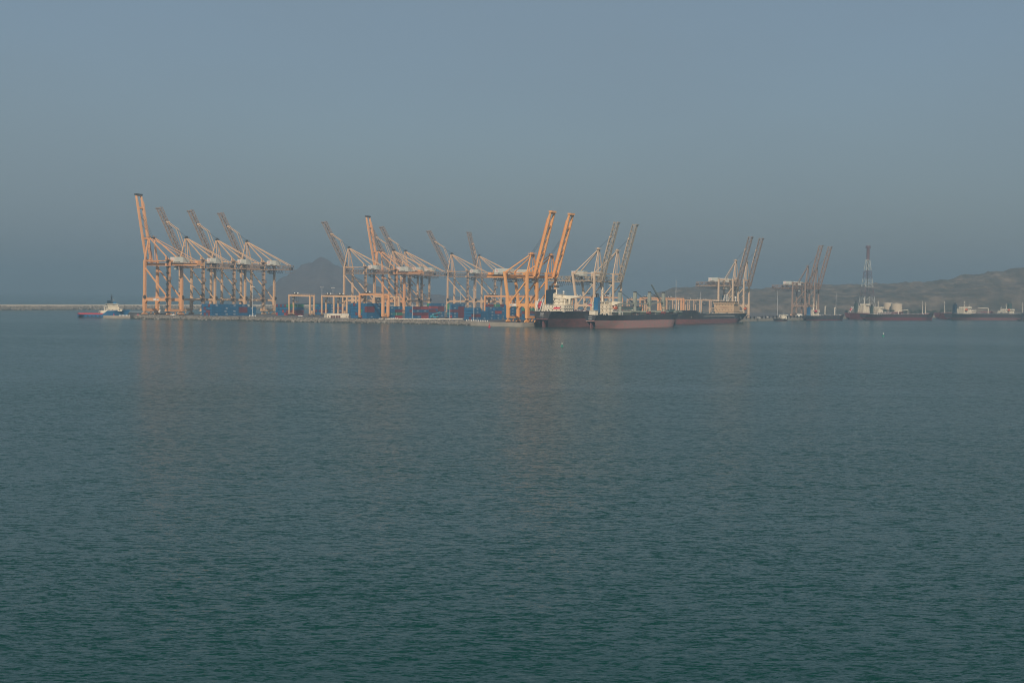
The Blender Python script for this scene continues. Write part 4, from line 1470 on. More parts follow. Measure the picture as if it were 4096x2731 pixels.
for i, x in enumerate(posts):
    dc = MB().cyl((x, 0, 10), (x, 0, 18.2), 1.55, 1.45, 12).cyl((x, 0, 18.2), (x, 0, 18.9), 1.9, n=12)
    po = dc.build('crane_pedestal', M['greygreen'], s2)
    MB().prism([(x - 1.7, -1.3, 18.9), (x + 1.9, -1.3, 18.9), (x + 1.0, -1.3, 29.6), (x - 0.9, -1.3, 29.6)], (0, 2.6, 0)).build('crane_housing', M['greygreen'], po)
    MB().box(x - 1.0, x + 1.2, -1.0, 1.0, 29.6, 30.6).build('sheave_head', M['dark'], po)
    if i < 3:
        xe, ze = posts[i + 1] - 1.0, 19.6 + (2.6 if i == 2 else 0.4)
        jb = MB()
        for y in (-0.9, 0.9):
            jb.beam((x + 2.2, y, 20.0), (xe, y * 0.5, ze), 0.35, 1.0, 0.3, 0.6)
        for k in range(7):
            t = (k + 0.5) / 7
            jb.beam((x + 2.2 + (xe - x - 2.2) * t, -0.9, 20.0 + (ze - 20) * t), (x + 2.2 + (xe - x - 2.2) * t, 0.9, 20.0 + (ze - 20) * t), 0.3, 0.3)
        jb.build('crane_jib', M['greygreen'], po)
        wr = MB()
        for y in (-0.5, 0.5):
            wr.beam((x + 0.9, y, 30.2), (xe - 1, y, ze + 0.5), 0.16, 0.16)
        wr.build('crane_wire', M['rope'], po)
    else:
        jb = MB()
        for y in (-0.8, 0.8):
            jb.beam((x - 2.0, y, 20.0), (x - 27, y * 0.5, 37.0), 0.35, 0.8, 0.3, 0.5)
        for k in range(7):
            t = (k + 0.5) / 7
            jb.beam((x - 2.0 - 25 * t, -0.8, 20.0 + 17 * t), (x - 2.0 - 25 * t, 0.8, 20.0 + 17 * t), 0.25, 0.25)
        jb.build('crane_jib', M['greygreen'], po)
for x in (posts[1] + 6, posts[2] + 7):                     # cargo grabs standing on deck
    gm = MB()
    for s in (-1, 1):
        gm.prism([(x + s * 0.2, -11.6, 11.2), (x + s * 2.6, -11.6, 12.0), (x + s * 2.2, -11.6, 13.4), (x + s * 0.4, -11.6, 13.2)], (0, 2.4, 0), 1)
        for y in (-11.4, -9.4):
            gm.beam((x + s * 2.2, y, 13.2), (x + s * 0.5, y, 16.6), 0.3, 0.3, mi=0)
    gm.box(x - 0.9, x + 0.9, -11.2, -9.6, 16.2, 17.1, 0)
    gm.build('cargo_grab', [M['tan'], M['deckred']], s2)
rl = MB()
rails(rl, [(6, -9, 10.8), (22, -13.2, 10.8), (150, -13.2, 11.2)], 1.1, 2.5)
rl.build('railing', M['deckred'], s2)
clutter(s2, 40, 150, -12.6, -9.6, 10.1, 40, [M['white'], M['deckred'], M['dark'], M['deckgreen']], 13, 1.6)
MB().prism([(148, -9, 12.9), (171, -1.0, 15.2), (171, 1, 15.2), (148, 9, 12.9)], (0, 0, 0.2)).build('forecastle_deck', M['deckgreen'], s2)
mast(s2, 160, 0, 13, 22, (0.8,), 0.3, M['greygreen'], 0.8)

# ---- tan-bridged tanker, bow towards the camera
S3 = T1 - B * 20.5
S3 = S3 + Q * run(2952, S3, Q)
S3.z = 0.0
s3 = tag(empty('oil_tanker', S3, ROT_Q + math.pi), 'dark blue tanker with a broad tan bridge front and pink-red belly, bow to the left', 'ship')
hull(s3, 176, 27, 9.8, 4.6, [M['navy'], M['boot'], M['deckgreen']], fore=2.8, fore_at=0.86, rake=3, cut=3.2, tr=0.75, run_=0.14, full=0.12)
deckhouse(s3, 16, 44, -11, 11, 9.0, 1, 2.8, mat=M['tan'], wins=False)
hf, zt_ = deckhouse(s3, 26, 43.5, -11, 11, 11.8, 3, 2.7, mat=M['tan'], shrink=0.0, wins=False, over=0.04)
for i in (0, 2):
    windows(hf[i], 'x+', 43.5, -10, 10, 11.8 + 2.7 * i + 1.5, 6, 0.6, 0.8)
text('NO SMOKING', 1.5, M['deckred'], s3, (43.62, 0.5, 16.0), (math.pi / 2, 0, math.pi / 2), bold=0.01)
bd = MB().box(34, 44, -12.5, 12.5, 19.9, 20.9).box(34.5, 43.6, -12, 12, 20.9, 22.3).box(34, 44.3, -12.7, 12.7, 22.3, 22.8)
bo_ = bd.build('bridge', M['tan'], s3)
windows(bo_, 'x+', 43.6, -11.8, 11.8, 21.6, 9, 2.2, 1.1)
windows(bo_, 'y+', 12.0, 35, 43, 21.6, 3, 2.0, 1.1)
rl = MB()
rails(rl, [(34.2, 12.4, 22.8), (44, 12.4, 22.8), (44, -12.4, 22.8)], 1.1, 2.0)
rl.build('railing', M['white'], s3)
mm = MB()
for (x, y) in ((37, 0), (37, -3), (39, 2.5), (35, -5)):
    mm.beam((x, y, 22.8), (x - 1, y * 0.6, 30.0), 0.3, 0.3)
    mm.beam((x, y, 22.8), (x - 2, y + 2.4, 27.6), 0.25, 0.25)
mm.build('mast', M['white'], s3)
MB().ball((38, 10.5, 26.6), 1.2, 10).cyl((38, 10.5, 22.8), (38, 10.5, 25.6), 0.4, n=6).build('radar_dome', M['white'], s3)
funnel(s3, 22, 27, -9, -4.5, 11.0, 28.6, M['navyfunnel'])
pipes(s3, 40, 150, -8, 8, 8.9, 8, M['deckgreen'], 5)
clutter(s3, 38, 145, -12, 12, 8.8, 80, [M['white'], M['deckgreen'], M['dark'], M['tan']], 18, 2.2)
hz_ = MB().cyl((92, 3, 9), (92, 3, 15), 0.6, n=8).beam((92, 3, 15.0), (84, 6, 16.0), 0.5, 0.6).beam((84, 6, 16), (80, 7, 12.5), 0.4, 0.4)
hz_.build('hose_crane', M['tan'], s3)
vr = MB()
rails(vr, [(36, 13.4, 9.3), (140, 13.4, 9.3)], 1.1, 1.6, 0.1)
for i in range(46):
    vr.box(48 + i * 1.9, 48.9 + i * 1.9, 13.46, 13.52, 7.0, 7.7)
vr.build('side_railing', M['white'], s3)
text('PUE', 1.5, M['white_ink'], s3, (152, 12.1, 10.0), (math.pi / 2, 0, math.pi - 0.18), shear=0.3, bold=0.02)
mast(s3, 168, 0, 11.5, 21, (0.8,), 0.35, M['white'], 0.8)
an_ = MB().prism([(158, 10.3, 6.2), (160, 9.8, 6.2), (159.3, 10.1, 8.2)], (0, 0.5, 0))
an_.build('anchor', M['white'], s3)
lifeboat(s3, (14, 12.8, 14.6), 6.5, M['boatorange'])
for (x, y, tx_, ty_) in ((2, -6, -26, -15.5), (3, -7, -38, -15.5), (170, -6, 184, -15.0)):
    MB().beam((x, y, 9.8), (tx_, ty_, 3.4), 0.16, 0.16).build('mooring_line', M['pole'], s3)
for i in range(7):
    MB().box(30 + i * 16.0, 30.35 + i * 16.0, 13.43, 13.5, 4.9, 6.4).build('draft_mark', M['white_ink'], s3)
MB().box(6, 13, -8, 8, 9, 12.5).build('aft_deckhouse', M['shipwhite'], s3)


# ---- smaller and farther ships on the right, one builder
def small_ship(px, k, L, Bm, D, boot, heading, mats, label, house, fun, fmat, lev=3, boat=None, masts=(), pipe=None, ramp=False, fore=1.6, kind='oil_tanker',
               extra=None, seed=1, cranes=(), gallery=False, name_at=None, housemat=None):
    O = far(px, k, 0)
    r = tag(empty(kind, O, heading), label, 'ship')
    hull(r, L, Bm, D, boot, mats, fore=fore, rake=4, cut=2.0, tr=0.7, run_=0.16, full=0.16)
    x0, x1, y0, y1 = house
    hs_, zt = deckhouse(r, x0, x1, y0, y1, D - 0.6, lev, 2.7, shrink=0.6, mat=housemat)
    b_ = MB().box(x0 + (x1 - x0) * 0.45, x1, y0 - 1.0, y1 + 1.0, zt, zt + 2.4).build('wheelhouse', housemat or M['shipwhite'], r)
    windows(b_, 'y-', y0 - 1.0, x0 + (x1 - x0) * 0.5, x1 - 0.4, zt + 1.5, 3, 0.9, 0.9)
    windows(b_, 'x-', x0 + (x1 - x0) * 0.45, y0, y1, zt + 1.5, 4, 0.9, 0.9)
    mast(r, (x0 + x1) / 2 + 1, (y0 + y1) / 2, zt + 2.4, zt + 10.5, (0.6, 0.8), 0.4, None, 1.6)
    fx0, fx1, fy0, fy1, fz = fun
    funnel(r, fx0, fx1, fy0, fy1, D, fz, fmat)
    if boat:
        lifeboat(r, (x0 + 4, y0 - 1.6, D + 5.5), 5.5, boat)
    for (mx, mz) in masts:
        mast(r, mx, 0, D - 0.5, mz, (0.8,), 0.45, M['shipwhite'], 1.0)
    if pipe:
        pipes(r, x1 + 4, L * 0.86, -Bm * 0.3, Bm * 0.3, D - 0.7, 5, pipe, seed)
        clutter(r, x1 + 3, L * 0.88, -Bm * 0.42, Bm * 0.42, D - 0.8, 40, [pipe, M['white'], M['dark'], pipe], seed, 2.6)
    if ramp:
        fr_ = MB()
        for y in (-3.2, -0.6):
            fr_.beam((1, y, D), (7, y, D + 8.5), 0.4, 0.4).beam((7, y, D + 8.5), (9, y, D + 4), 0.4, 0.4)
        fr_.build('boat_ramp', M['white'], r)
        lifeboat(r, (4.5, -1.9, D + 4.2), 5.5, M['boatred'], -math.radians(54))
    for (cx, cy, cz, ex, ez) in cranes:
        MB().cyl((cx, cy, D - 0.5), (cx, cy, cz), 0.6, n=8).beam((cx, cy, cz - 0.3), (ex, cy, ez), 0.7, 0.8).build('deck_crane', M['shipwhite'], r)
    if gallery:
        ga = MB()
        for i in range(7):
            x = x0 - 6 + (x1 - x0 + 14) * i / 6
            ga.beam((x, -Bm / 2 + 0.4, D - 0.8), (x + 1.2, -Bm / 2 + 0.4, D + 2.6), 0.5, 0.3)
        ga.box(x0 - 6, x1 + 9, -Bm / 2 + 0.1, -Bm / 2 + 3, D + 2.5, D + 3.0)
        ga.build('gallery', M['white'], r)
    rl_ = MB()
    rails(rl_, [(1, -Bm * 0.36, D - 0.1), (L * 0.16, -Bm / 2 + 0.2, D - 0.1), (L * 0.84, -Bm / 2 + 0.2, D + 0.2)], 1.1, 2.4)
    rl_.build('railing', M['white'], r)
    return r


HD = math.atan2(0.53, 0.85)
small_ship(3216, 3.2, 72, 13, 5.6, 1.0, math.atan2(0.58, 0.81), [M['navy'], M['redhull'], M['deckred']],
           'small dark blue tanker with blue funnel and two yellowish posts, at the far quay end', (10, 22, -5, 5), (6, 10, -1.6, 1.6, 16.5), M['bluefunnel'],
           lev=2, boat=M['boatred'], masts=((16, 29), (22, 24)), pipe=M['dark'], cranes=((38, 0, 17.5, 40, 17.6), (56, 0, 16.0, 57.5, 16.0)), seed=31, fore=0.8)
small_ship(3390, 2.95, 105, 18, 8.6, 1.2, HD, [M['redhull'], M['redhull'], M['deckred']],
           'red-hulled ship with stern boat ramp lying below the tall lattice tower', (24, 36, -5.5, 5.5), (13, 17, -1.8, 1.8, 22), M['deckgreen'],
           lev=4, masts=(), pipe=M['purplepipe'], ramp=True, seed=32, fore=1.0)
small_ship(3452, 3.04, 132, 20, 7.6, 3.6, HD, [M['blackhull'], M['redhull'], M['deckred']],
           'long black tanker with maroon deck pipes in front of the storage tanks', (22, 31, -5.5, 5.5), (14, 17.5, -1.6, 1.6, 18), M['deckgreen'],
           lev=3, masts=((84, 14), (112, 26), (118, 24)), pipe=M['purplepipe'], gallery=True, seed=33, cranes=((66, 0, 13, 84, 13.4),))
small_ship(3748, 2.74, 120, 19, 9.0, 1.0, HD, [M['redhull'], M['redhull'], M['deckred']],
           'dark red ship end rising behind the black tanker at the right', (60, 76, -6, 6), (52, 57, -2, 2, 15), M['deckred'],
           lev=1, masts=((15, 26),), pipe=M['purplepipe'], seed=34, fore=2.0)
small_ship(3792, 2.83, 168, 25, 8.6, 3.2, HD, [M['blackhull'], M['boot'], M['deckgreen']],
           'black tanker with dark blue funnel and white bridge, second ship from the right edge', (24, 40, -7, 7), (11, 15.5, -2.2, 2.2, 22), M['navyfunnel'],
           lev=3, boat=M['boatorange'], masts=((112, 20),), pipe=M['dark'], seed=35, cranes=((84, 0, 17, 62, 17.6),))
small_ship(3962, 2.74, 150, 24, 8.6, 3.0, HD, [M['blackhull'], M['boot'], M['deckgreen']],
           'dark tanker with orange lifeboat and dark funnel, rightmost ship', (24, 42, -8, 8), (36, 43, -3, 3, 24), M['deckgreen'],
           lev=2, boat=M['boatorange'], masts=((70, 26),), pipe=M['dark'], seed=36)

# ---- vessel in the basin behind the first crane
small_ship(702, 4.02, 56, 11, 3.6, 0.8, math.atan2(-0.2, -1.0), [M['navy'], M['redhull'], M['deckgreen']],
           'dark blue workboat with white house seen between the legs of the leftmost crane', (9, 17, -3.6, 3.6), (18, 21, -1, 1, 9), M['dark'],
           lev=2, masts=(), pipe=None, fore=1.6, kind='workboat', seed=41, housemat=M['white'])

# ---- blue supply vessel at the left
S5 = far(312, 4.28, 0)
s5 = tag(empty('supply_vessel', S5, math.atan2(0.45, 0.89)), 'bright blue offshore supply vessel with red-railed work deck and cream bridge, far left', 'ship')
hull(s5, 53, 13.5, 3.4, 0.6, [M['bluehull'], M['dark'], M['deckgreen']], fore=4.4, fore_at=0.52, rake=6, cut=0.6, tr=0.92, run_=0.08, full=0.34, sheer=0.9)
bw_ = MB()
for s in (-1, 1):
    bw_.beam((1, s * 6.0, 4.1), (30, s * 6.4, 4.1), 0.4, 1.6)
bw_.beam((0.8, -6.0, 3.9), (0.8, 6.0, 3.9), 0.4, 1.1)
bw_.build('red_bulwark', M['rail_red'], s5)
MB().box(23, 31, -5.2, 5.2, 3.2, 8.0).build('winch_house', M['shipwhite'], s5)
MB().box(22.9, 23.02, -2.8, 0.6, 3.4, 6.6).build('winch_opening', M['dark'], s5)
deckhouse(s5, 29, 46, -5.6, 5.6, 7.2, 1, 2.6, shrink=0.2)
d2, zt_ = deckhouse(s5, 31, 43, -4.8, 4.8, 9.8, 1, 2.6, shrink=0.2, wins=False)
wh = MB().box(30.5, 41.5, -5.4, 5.4, 12.4, 15.2).box(30, 42, -5.8, 5.8, 15.2, 15.5)
wo = wh.build('wheelhouse', M['shipwhite'], s5)
windows(wo, 'y-', -5.4, 31, 41, 14.0, 8, 0.95, 1.0)
windows(wo, 'x-', 30.5, -5, 5, 14.0, 7, 0.95, 1.0)
ms = MB().beam((36, -1.4, 15.5), (36, -0.5, 25), 0.35, 0.35).beam((36, 1.4, 15.5), (36, 0.5, 25), 0.35, 0.35).beam((34, 0, 15.5), (36, 0, 24), 0.3, 0.3)
for z in (18, 20.5, 23, 25):
    ms.box(34.6, 37.4, -2.0, 2.0, z - 0.15, z + 0.15)
ms.beam((36, 0, 25), (36, 0, 27.2), 0.15, 0.15)
ms.build('mast', M['dark'], s5)
MB().ball((37.6, -1.0, 20.0), 0.7, 8).build('radar_dome', M['white'], s5)
MB().box(31.8, 34.5, -3.6, -1.2, 15.5, 19).build('funnel', M['navyfunnel'], s5)
MB().box(31.8, 34.5, 1.2, 3.6, 15.5, 19).build('funnel', M['navyfunnel'], s5)
MB().box(37, 40.5, -1.6, 1.6, 15.5, 17.6).build('blue_locker', M['bluehull'], s5)
MB().cyl((27, -4.6, 8), (27, -4.6, 12), 0.4, n=8).beam((27, -4.6, 11.8), (32, -4.8, 14.5), 0.35, 0.35).build('deck_crane', M['shipwhite'], s5)
clutter(s5, 20, 30, -5, 5, 3.0, 18, [M['dark'], M['white'], M['tan']], 44, 2.2)
clutter(s5, 3, 8, -4, 4, 2.6, 5, [M['tan']], 45, 1.4)
rl = MB()
rails(rl, [(29, -6.0, 8.2), (46, -6.0, 8.4)], 1.0, 1.6)
rl.build('railing', M['white'], s5)
MB().cyl((49.5, 0, 8.0), (49.5, 0, 15.5), 0.25, 0.12, 6).beam((49.5, -0.8, 13), (49.5, 0.8, 13), 0.2, 0.2).build('foremast', M['dark'], s5)
for i in range(5):
    MB().cyl((9 + 4.2 * i, -6.75, 1.8), (9 + 4.2 * i, -7.15, 1.8), 0.8, n=10).build('tyre_fender', M['rubber'], s5)
s5.scale = (0.86, 0.95, 0.84)

# ---- tug by the right quay, small boats
tg = tag(empty('tug_boat', far(3098, 3.38, 0), math.atan2(0.5, 0.86)), 'dark green tug with cream wheelhouse lying against the fendered quay', 'boat')
hull(tg, 20, 6.5, 2.6, 0.3, [M['blackhull'], M['redhull'], M['deckgreen']], fore=1.2, fore_at=0.7, rake=1.5, cut=0.3, tr=0.85, full=0.4)
MB().box(10, 17, -2.2, 2.2, 2.2, 5.0).box(12, 16.4, -1.8, 1.8, 5.0, 7.4).box(11.6, 16.8, -2.1, 2.1, 7.4, 7.7).build('wheelhouse', M['shipwhite'], tg)
windows(tg, 'y-', -1.8, 12.3, 16.2, 6.4, 3, 0.9, 0.8)
MB().cyl((13, 0, 7.7), (13, 0, 10.5), 0.15, n=6).build('mast', M['white'], tg)
MB().cyl((9.0, 0.9, 2.4), (9.0, 0.9, 5.4), 0.5, n=8).build('funnel', M['dark'], tg)
pb_ = tag(empty('pilot_boat', far(3184, 3.12, YARD), math.atan2(0.3, 0.95)), 'white cabin boat standing on the quay left of the small blue-funnelled tanker', 'boat')
MB().prism([(0, -2, 1.0), (9, -2, 0.8), (10.5, -1.2, 2.6), (0, -2, 2.6)], (0, 3.4, 0)).build('hull', M['white'], pb_)
MB().box(1.5, 7.5, -1.4, 1.2, 2.6, 4.4).build('cabin', M['white'], pb_)
windows(pb_, 'y-', -1.4, 1.8, 7.2, 3.7, 4, 0.9, 0.6)
MB().box(1, 8, -1.8, 1.2, 0, 1.0).build('cradle', M['deckgreen'], pb_)
db = tag(empty('work_launch', at(4072, 1284, 0), math.atan2(0.3, 0.95)), 'low dark launch at the right edge below the rightmost ship', 'boat')
hull(db, 18, 5, 2.0, 0.3, [M['blackhull'], M['dark'], M['dark']], fore=0.8, rake=1.2, cut=0.2, tr=0.8, full=0.4)
MB().box(6, 11, -1.6, 1.6, 1.6, 3.6).build('cabin', M['dark'], db)


# ================================================================== buildings, masts, tower, tanks
wb = at(1307.5, 1271.2, YARD)
we = at(1395.5, 1271.6, YARD)
ang = math.atan2(we.y - wb.y, we.x - wb.x)
wl_ = (we - wb).length
bl = tag(empty('storehouse', wb, ang), 'flat-roofed cream white storehouse with maroon doors on the front shore', 'building')
MB().box(0, wl_, 0, 7, 0, 3.6).build('wall', M['shipwhite'], bl)
MB().box(-0.15, wl_ + 0.15, -0.15, 7.15, 3.6, 4.0).build('roof', M['white'], bl)
for i in range(4):
    x = wl_ * (0.17 + 0.115 * i)
    dr = MB().box(x, x + wl_ * 0.095, -0.05, 0.02, 0.05, 2.1).build('door', M['shutter'], bl)
    MB().box(x + wl_ * 0.046, x + wl_ * 0.049, -0.07, -0.05, 0.05, 2.1).build('door_seam', M['dark'], dr)
for x in (0.06, 0.86, 0.955):
    MB().box(wl_ * x, wl_ * x + 0.7, -0.05, 0.02, 0.5, 1.7).build('window', M['shutter'], bl)
for x in (0.12, 0.65):
    MB().box(wl_ * x, wl_ * x + 0.4, -0.2, 0.0, 2.8, 3.1).build('wall_lamp', M['dark'], bl)


def light_mast(px, k, top_y, label, heads=True):
    O = far(px, k)
    H = (hz(px) + (EYE - YARD) * k - top_y) / k
    r = tag(empty('light_mast', O), label, 'light mast', 'tall floodlight masts of the port')
    MB().cyl((0, 0, 0), (0, 0, H), 0.34, 0.17, 8).build('pole', M['pole'], r)
    MB().cyl((0, 0, 0), (0, 0, 0.5), 0.9, n=8).build('base', M['concrete'], r)
    if heads:
        mb = MB()
        for i in range(8):
            t = math.pi * i / 4
            mb.beam((0, 0, H), (1.5 * math.cos(t), 1.5 * math.sin(t), H - 0.2), 0.12, 0.12)
        mb.build('lamp_ring', M['dark'], r)
        for i in range(8):
            t = math.pi * i / 4
            c, s = math.cos(t), math.sin(t)
            MB().box(1.6 * c - 0.28, 1.6 * c + 0.28, 1.6 * s - 0.28, 1.6 * s + 0.28, H - 0.55, H - 0.1).build('floodlight', M['white'], r)
    return r


for a in ((1010, 4.25, 1147, 'floodlight mast in front of the fourth crane from the left'),
          (1287, 3.55, 1148, 'floodlight mast above the left pair of overlapping yard gantries, left one'),
          (1331, 3.6, 1150, 'floodlight mast above the overlapping yard gantries, right one'),
          (1599, 3.6, 1156, 'floodlight mast right of the pale gantry behind the big orange one'),
          (1649, 4.48, 1214, 'short lamp pole in front of the mixed container stack'),
          (1799, 4.55, 1216, 'short lamp pole right of the turquoise yard machine'),
          (1841, 3.9, 1157, 'floodlight mast in front of the second last crane of the left quay'),
          (1895, 4.58, 1159, 'floodlight mast at the front blue stack by the white barriers'),
          (2702, 3.75, 1120, 'tall white light mast behind the bulk carrier bow'),
          (2801, 3.5, 1165, 'light mast behind the foredeck of the tan-bridged tanker'),
          (3109, 3.2, 1163, 'light mast standing alone between the two farthest crane pairs'),
          (3343, 2.95, 1169, 'light mast behind the bow of the small blue-funnelled tanker')):
    light_mast(a[0], a[1], a[2], a[3], heads=a[3].startswith('floodlight'))

# red and white lattice tower
TO = far(3467, 2.43, 3.0)
tw = tag(empty('lattice_tower', TO, 0.25), 'tall red and white lattice tower with a red drum head rising behind the ships', 'tower')


def tower_w(z):
    return 20.0 + (4.4 - 20.0) * min(1.0, z / 80.0)


bands = [(0, 26, 'white'), (26, 40, 'towerred'), (40, 52, 'white'), (52, 64, 'towerred'), (64, 80, 'white')]
for z0_, z1_, c in bands:
    mb = MB()
    n = max(1, round((z1_ - z0_) / 8))
    for i in range(n):
        za, zb = z0_ + (z1_ - z0_) * i / n, z0_ + (z1_ - z0_) * (i + 1) / n
        ha, hb = tower_w(za) / 2, tower_w(zb) / 2
        cs_ = [(-1, -1), (1, -1), (1, 1), (-1, 1)]
        for (a, b_), (c2, d2) in zip(cs_, cs_[1:] + cs_[:1]):
            mb.beam((a * ha, b_ * ha, za), (a * hb, b_ * hb, zb), 0.5, 0.5)
            mb.beam((a * ha, b_ * ha, za), (c2 * ha, d2 * ha, za), 0.28, 0.28)
            mb.beam((a * ha, b_ * ha, za), ((a + c2) / 2 * hb, (b_ + d2) / 2 * hb, zb), 0.28, 0.28)
            mb.beam((c2 * ha, d2 * ha, za), ((a + c2) / 2 * hb, (b_ + d2) / 2 * hb, zb), 0.28, 0.28)
    mb.build('lattice_section', M[c], tw)
MB().cyl((0, 0, 79), (0, 0, 96), 2.3, 2.3, 10).build('drum', M['towerred'], tw)
MB().cyl((0, 0, 96), (0, 0, 99.5), 3.7, 3.7, 12).build('head_platform', M['towerred'], tw)
MB().cyl((0, 0, 99.5), (0, 0, 103), 0.3, 0.15, 6).build('aerial', M['white'], tw)
MB().beam((0, 0, 0), (0, 0, 80), 0.9, 0.9).build('cable_riser', M['dark'], tw)
tw.scale = (1.12, 1.12, 1.13)
for o in tw.children:
    if o.data.materials[0] is M['white']:
        o.data.materials[0] = M['house']

for px, k, rad, hgt, lab in ((3552, 2.43, 8.0, 19.0, 'cream storage tank, left one of the two on the shore'), (3586, 2.45, 8.9, 18.0, 'cream storage tank, right one of the two on the shore')):
    t_ = tag(empty('storage_tank', far(px, k, 3.02)), lab, 'tank', 'storage tanks on the shore')
    MB().cyl((0, 0, -1), (0, 0, hgt), rad, n=28).build('shell', M['tank'], t_)
    MB().cyl((0, 0, hgt), (0, 0, hgt + 1.4), rad * 1.02, 0.6, n=28).build('roof', M['tank'], t_)
    rg = MB()
    for i in range(24):
        t = 2 * math.pi * i / 24
        rg.beam((rad * math.cos(t), rad * math.sin(t), hgt), (rad * math.cos(t), rad * math.sin(t), hgt + 1.1), 0.1, 0.1)
    rg.build('roof_railing', M['pole'], t_)

# sheds and boxes at the far quay end
for px, k, w, d_, h_, mat, lab in ((3126, 3.25, 6, 4, 3.2, 'white', 'white cabin with pinkish face beside the lone light mast'), (3148, 3.15, 3.2, 3, 3.0, 'house', 'grey cube hut left of the farthest cranes'),
                                   (3212, 3.0, 5, 3, 2.8, 'house', 'grey hut under the farthest crane pair'), (3172, 3.05, 7, 3, 3.4, 'orange', 'orange shed at the foot of the farthest crane'),
                                   (2952, 3.7, 7, 4, 5.6, 'shipwhite', 'cream cabin at the foot of the crane behind the tanker stern')):
    c_ = tag(empty('site_cabin', far(px, k), -0.3), lab, 'cabin')
    MB().box(-w / 2, w / 2, -d_ / 2, d_ / 2, 0, h_).build('wall', M[mat], c_)
    MB().box(-w / 2 - 0.2, w / 2 + 0.2, -d_ / 2 - 0.2, d_ / 2 + 0.2, h_, h_ + 0.2).build('roof', M['concrete'], c_)
    MB().box(-0.5, 0.5, -d_ / 2 - 0.04, -d_ / 2 + 0.01, 0.1, 2.1).build('door', M['dark'], c_)


# ================================================================== vehicles and quay furniture
def car(px, k, rz, mat, label, pickup=False, loc=None):
    r = tag(empty('parked_pickup' if pickup else 'parked_car', loc or far(px, k), rz), label, 'car', 'vehicles on the quay')
    b_ = MB().prism([(-2.3, -0.88, 0.45), (2.3, -0.88, 0.45), (2.3, -0.88, 0.95), (1.1, -0.88, 1.05), (-2.3, -0.88, 1.05)], (0, 1.76, 0))
    b_.build('body', mat, r)
    cab = [(-1.7, -0.8, 1.05), (1.0, -0.8, 1.05), (0.4, -0.8, 1.62), (-1.3, -0.8, 1.62)] if not pickup else [(-0.4, -0.8, 1.05), (1.2, -0.8, 1.05), (0.7, -0.8, 1.72), (-0.3, -0.8, 1.72)]
    MB().prism(cab, (0, 1.6, 0)).build('cabin', mat, r)
    for s in (-1, 1):
        cx = -0.3 if not pickup else 0.35
        MB().prism([(cx - (1.0 if not pickup else 0.6), s * 0.81 - 0.01, 1.1), (cx + 0.9 if not pickup else cx + 0.6, s * 0.81 - 0.01, 1.1), (cx + 0.5 if not pickup else cx + 0.3, s * 0.81 - 0.01, 1.52), (cx - (0.85 if not pickup else 0.55), s * 0.81 - 0.01, 1.52)], (0, 0.02, 0)).build('window', M['glass'], r)
        for x in (-1.45, 1.45):
            MB().cyl((x, s * 0.95, 0.36), (x, s * 0.7, 0.36), 0.36, n=12).build('wheel', M['rubber'], r)
    return r


car(692, 4.32, 0.0, M['white'], 'white pickup parked on the front shore below the leftmost crane', True, at(692, 1262.2, YARD))
car(3035, 3.45, 0.5, M['white'], 'white car parked on the right quay beyond the tanker stern')
car(1203, 4.3, 0.2, M['white'], 'white car on the shore road left of the flat white building', False, at(1202, 1267.5, YARD))
car(3068, 3.3, 0.6, M['white'], 'white car farther along the right quay, left of the lone light mast')

# turquoise reach stacker by the containers
rs = tag(empty('reach_stacker', at(1741, 1274.5, YARD), -0.2), 'turquoise reach stacker parked in front of the container stacks', 'yard machine')
MB().box(-4, 3.4, -1.6, 1.6, 1.0, 2.4).box(-4.4, -2.4, -1.7, 1.7, 1.2, 3.2).build('chassis', M['turquoise'], rs)
MB().box(-0.8, 0.9, -0.8, 0.8, 2.4, 4.4).build('cab', M['glass'], rs)
MB().beam((-3.4, 1.0, 3.4), (4.6, 1.0, 6.2), 0.7, 0.9).build('lifting_boom', M['turquoise'], rs)
MB().box(4.0, 5.2, -3.0, 3.0, 3.6, 4.3).beam((4.6, 1, 6.2), (4.6, 0, 4.3), 0.5, 0.5).build('spreader', M['dark'], rs)
for x in (-2.6, 2.2):
    for s in (-1, 1):
        MB().cyl((x, s * 1.2, 0.8), (x, s * 1.9, 0.8), 0.8, n=14).build('wheel', M['rubber'], rs)
yt = tag(empty('yard_tractor', at(1797, 1274.8, YARD), -0.2), 'red yard tractor parked between the container stacks', 'yard machine')
MB().box(-4, 2.6, -1.2, 1.2, 0.8, 1.3).build('chassis', M['dark'], yt)
MB().box(0.8, 2.6, -1.1, 1.1, 1.3, 3.4).build('cab', M['rail_red'], yt)
MB().box(0.9, 2.5, -1.13, -1.09, 2.2, 3.1).build('window', M['glass'], yt)
for x in (-3, -1.6, 1.8):
    for s in (-1, 1):
        MB().cyl((x, s * 0.8, 0.5), (x, s * 1.25, 0.5), 0.5, n=12).build('wheel', M['rubber'], yt)

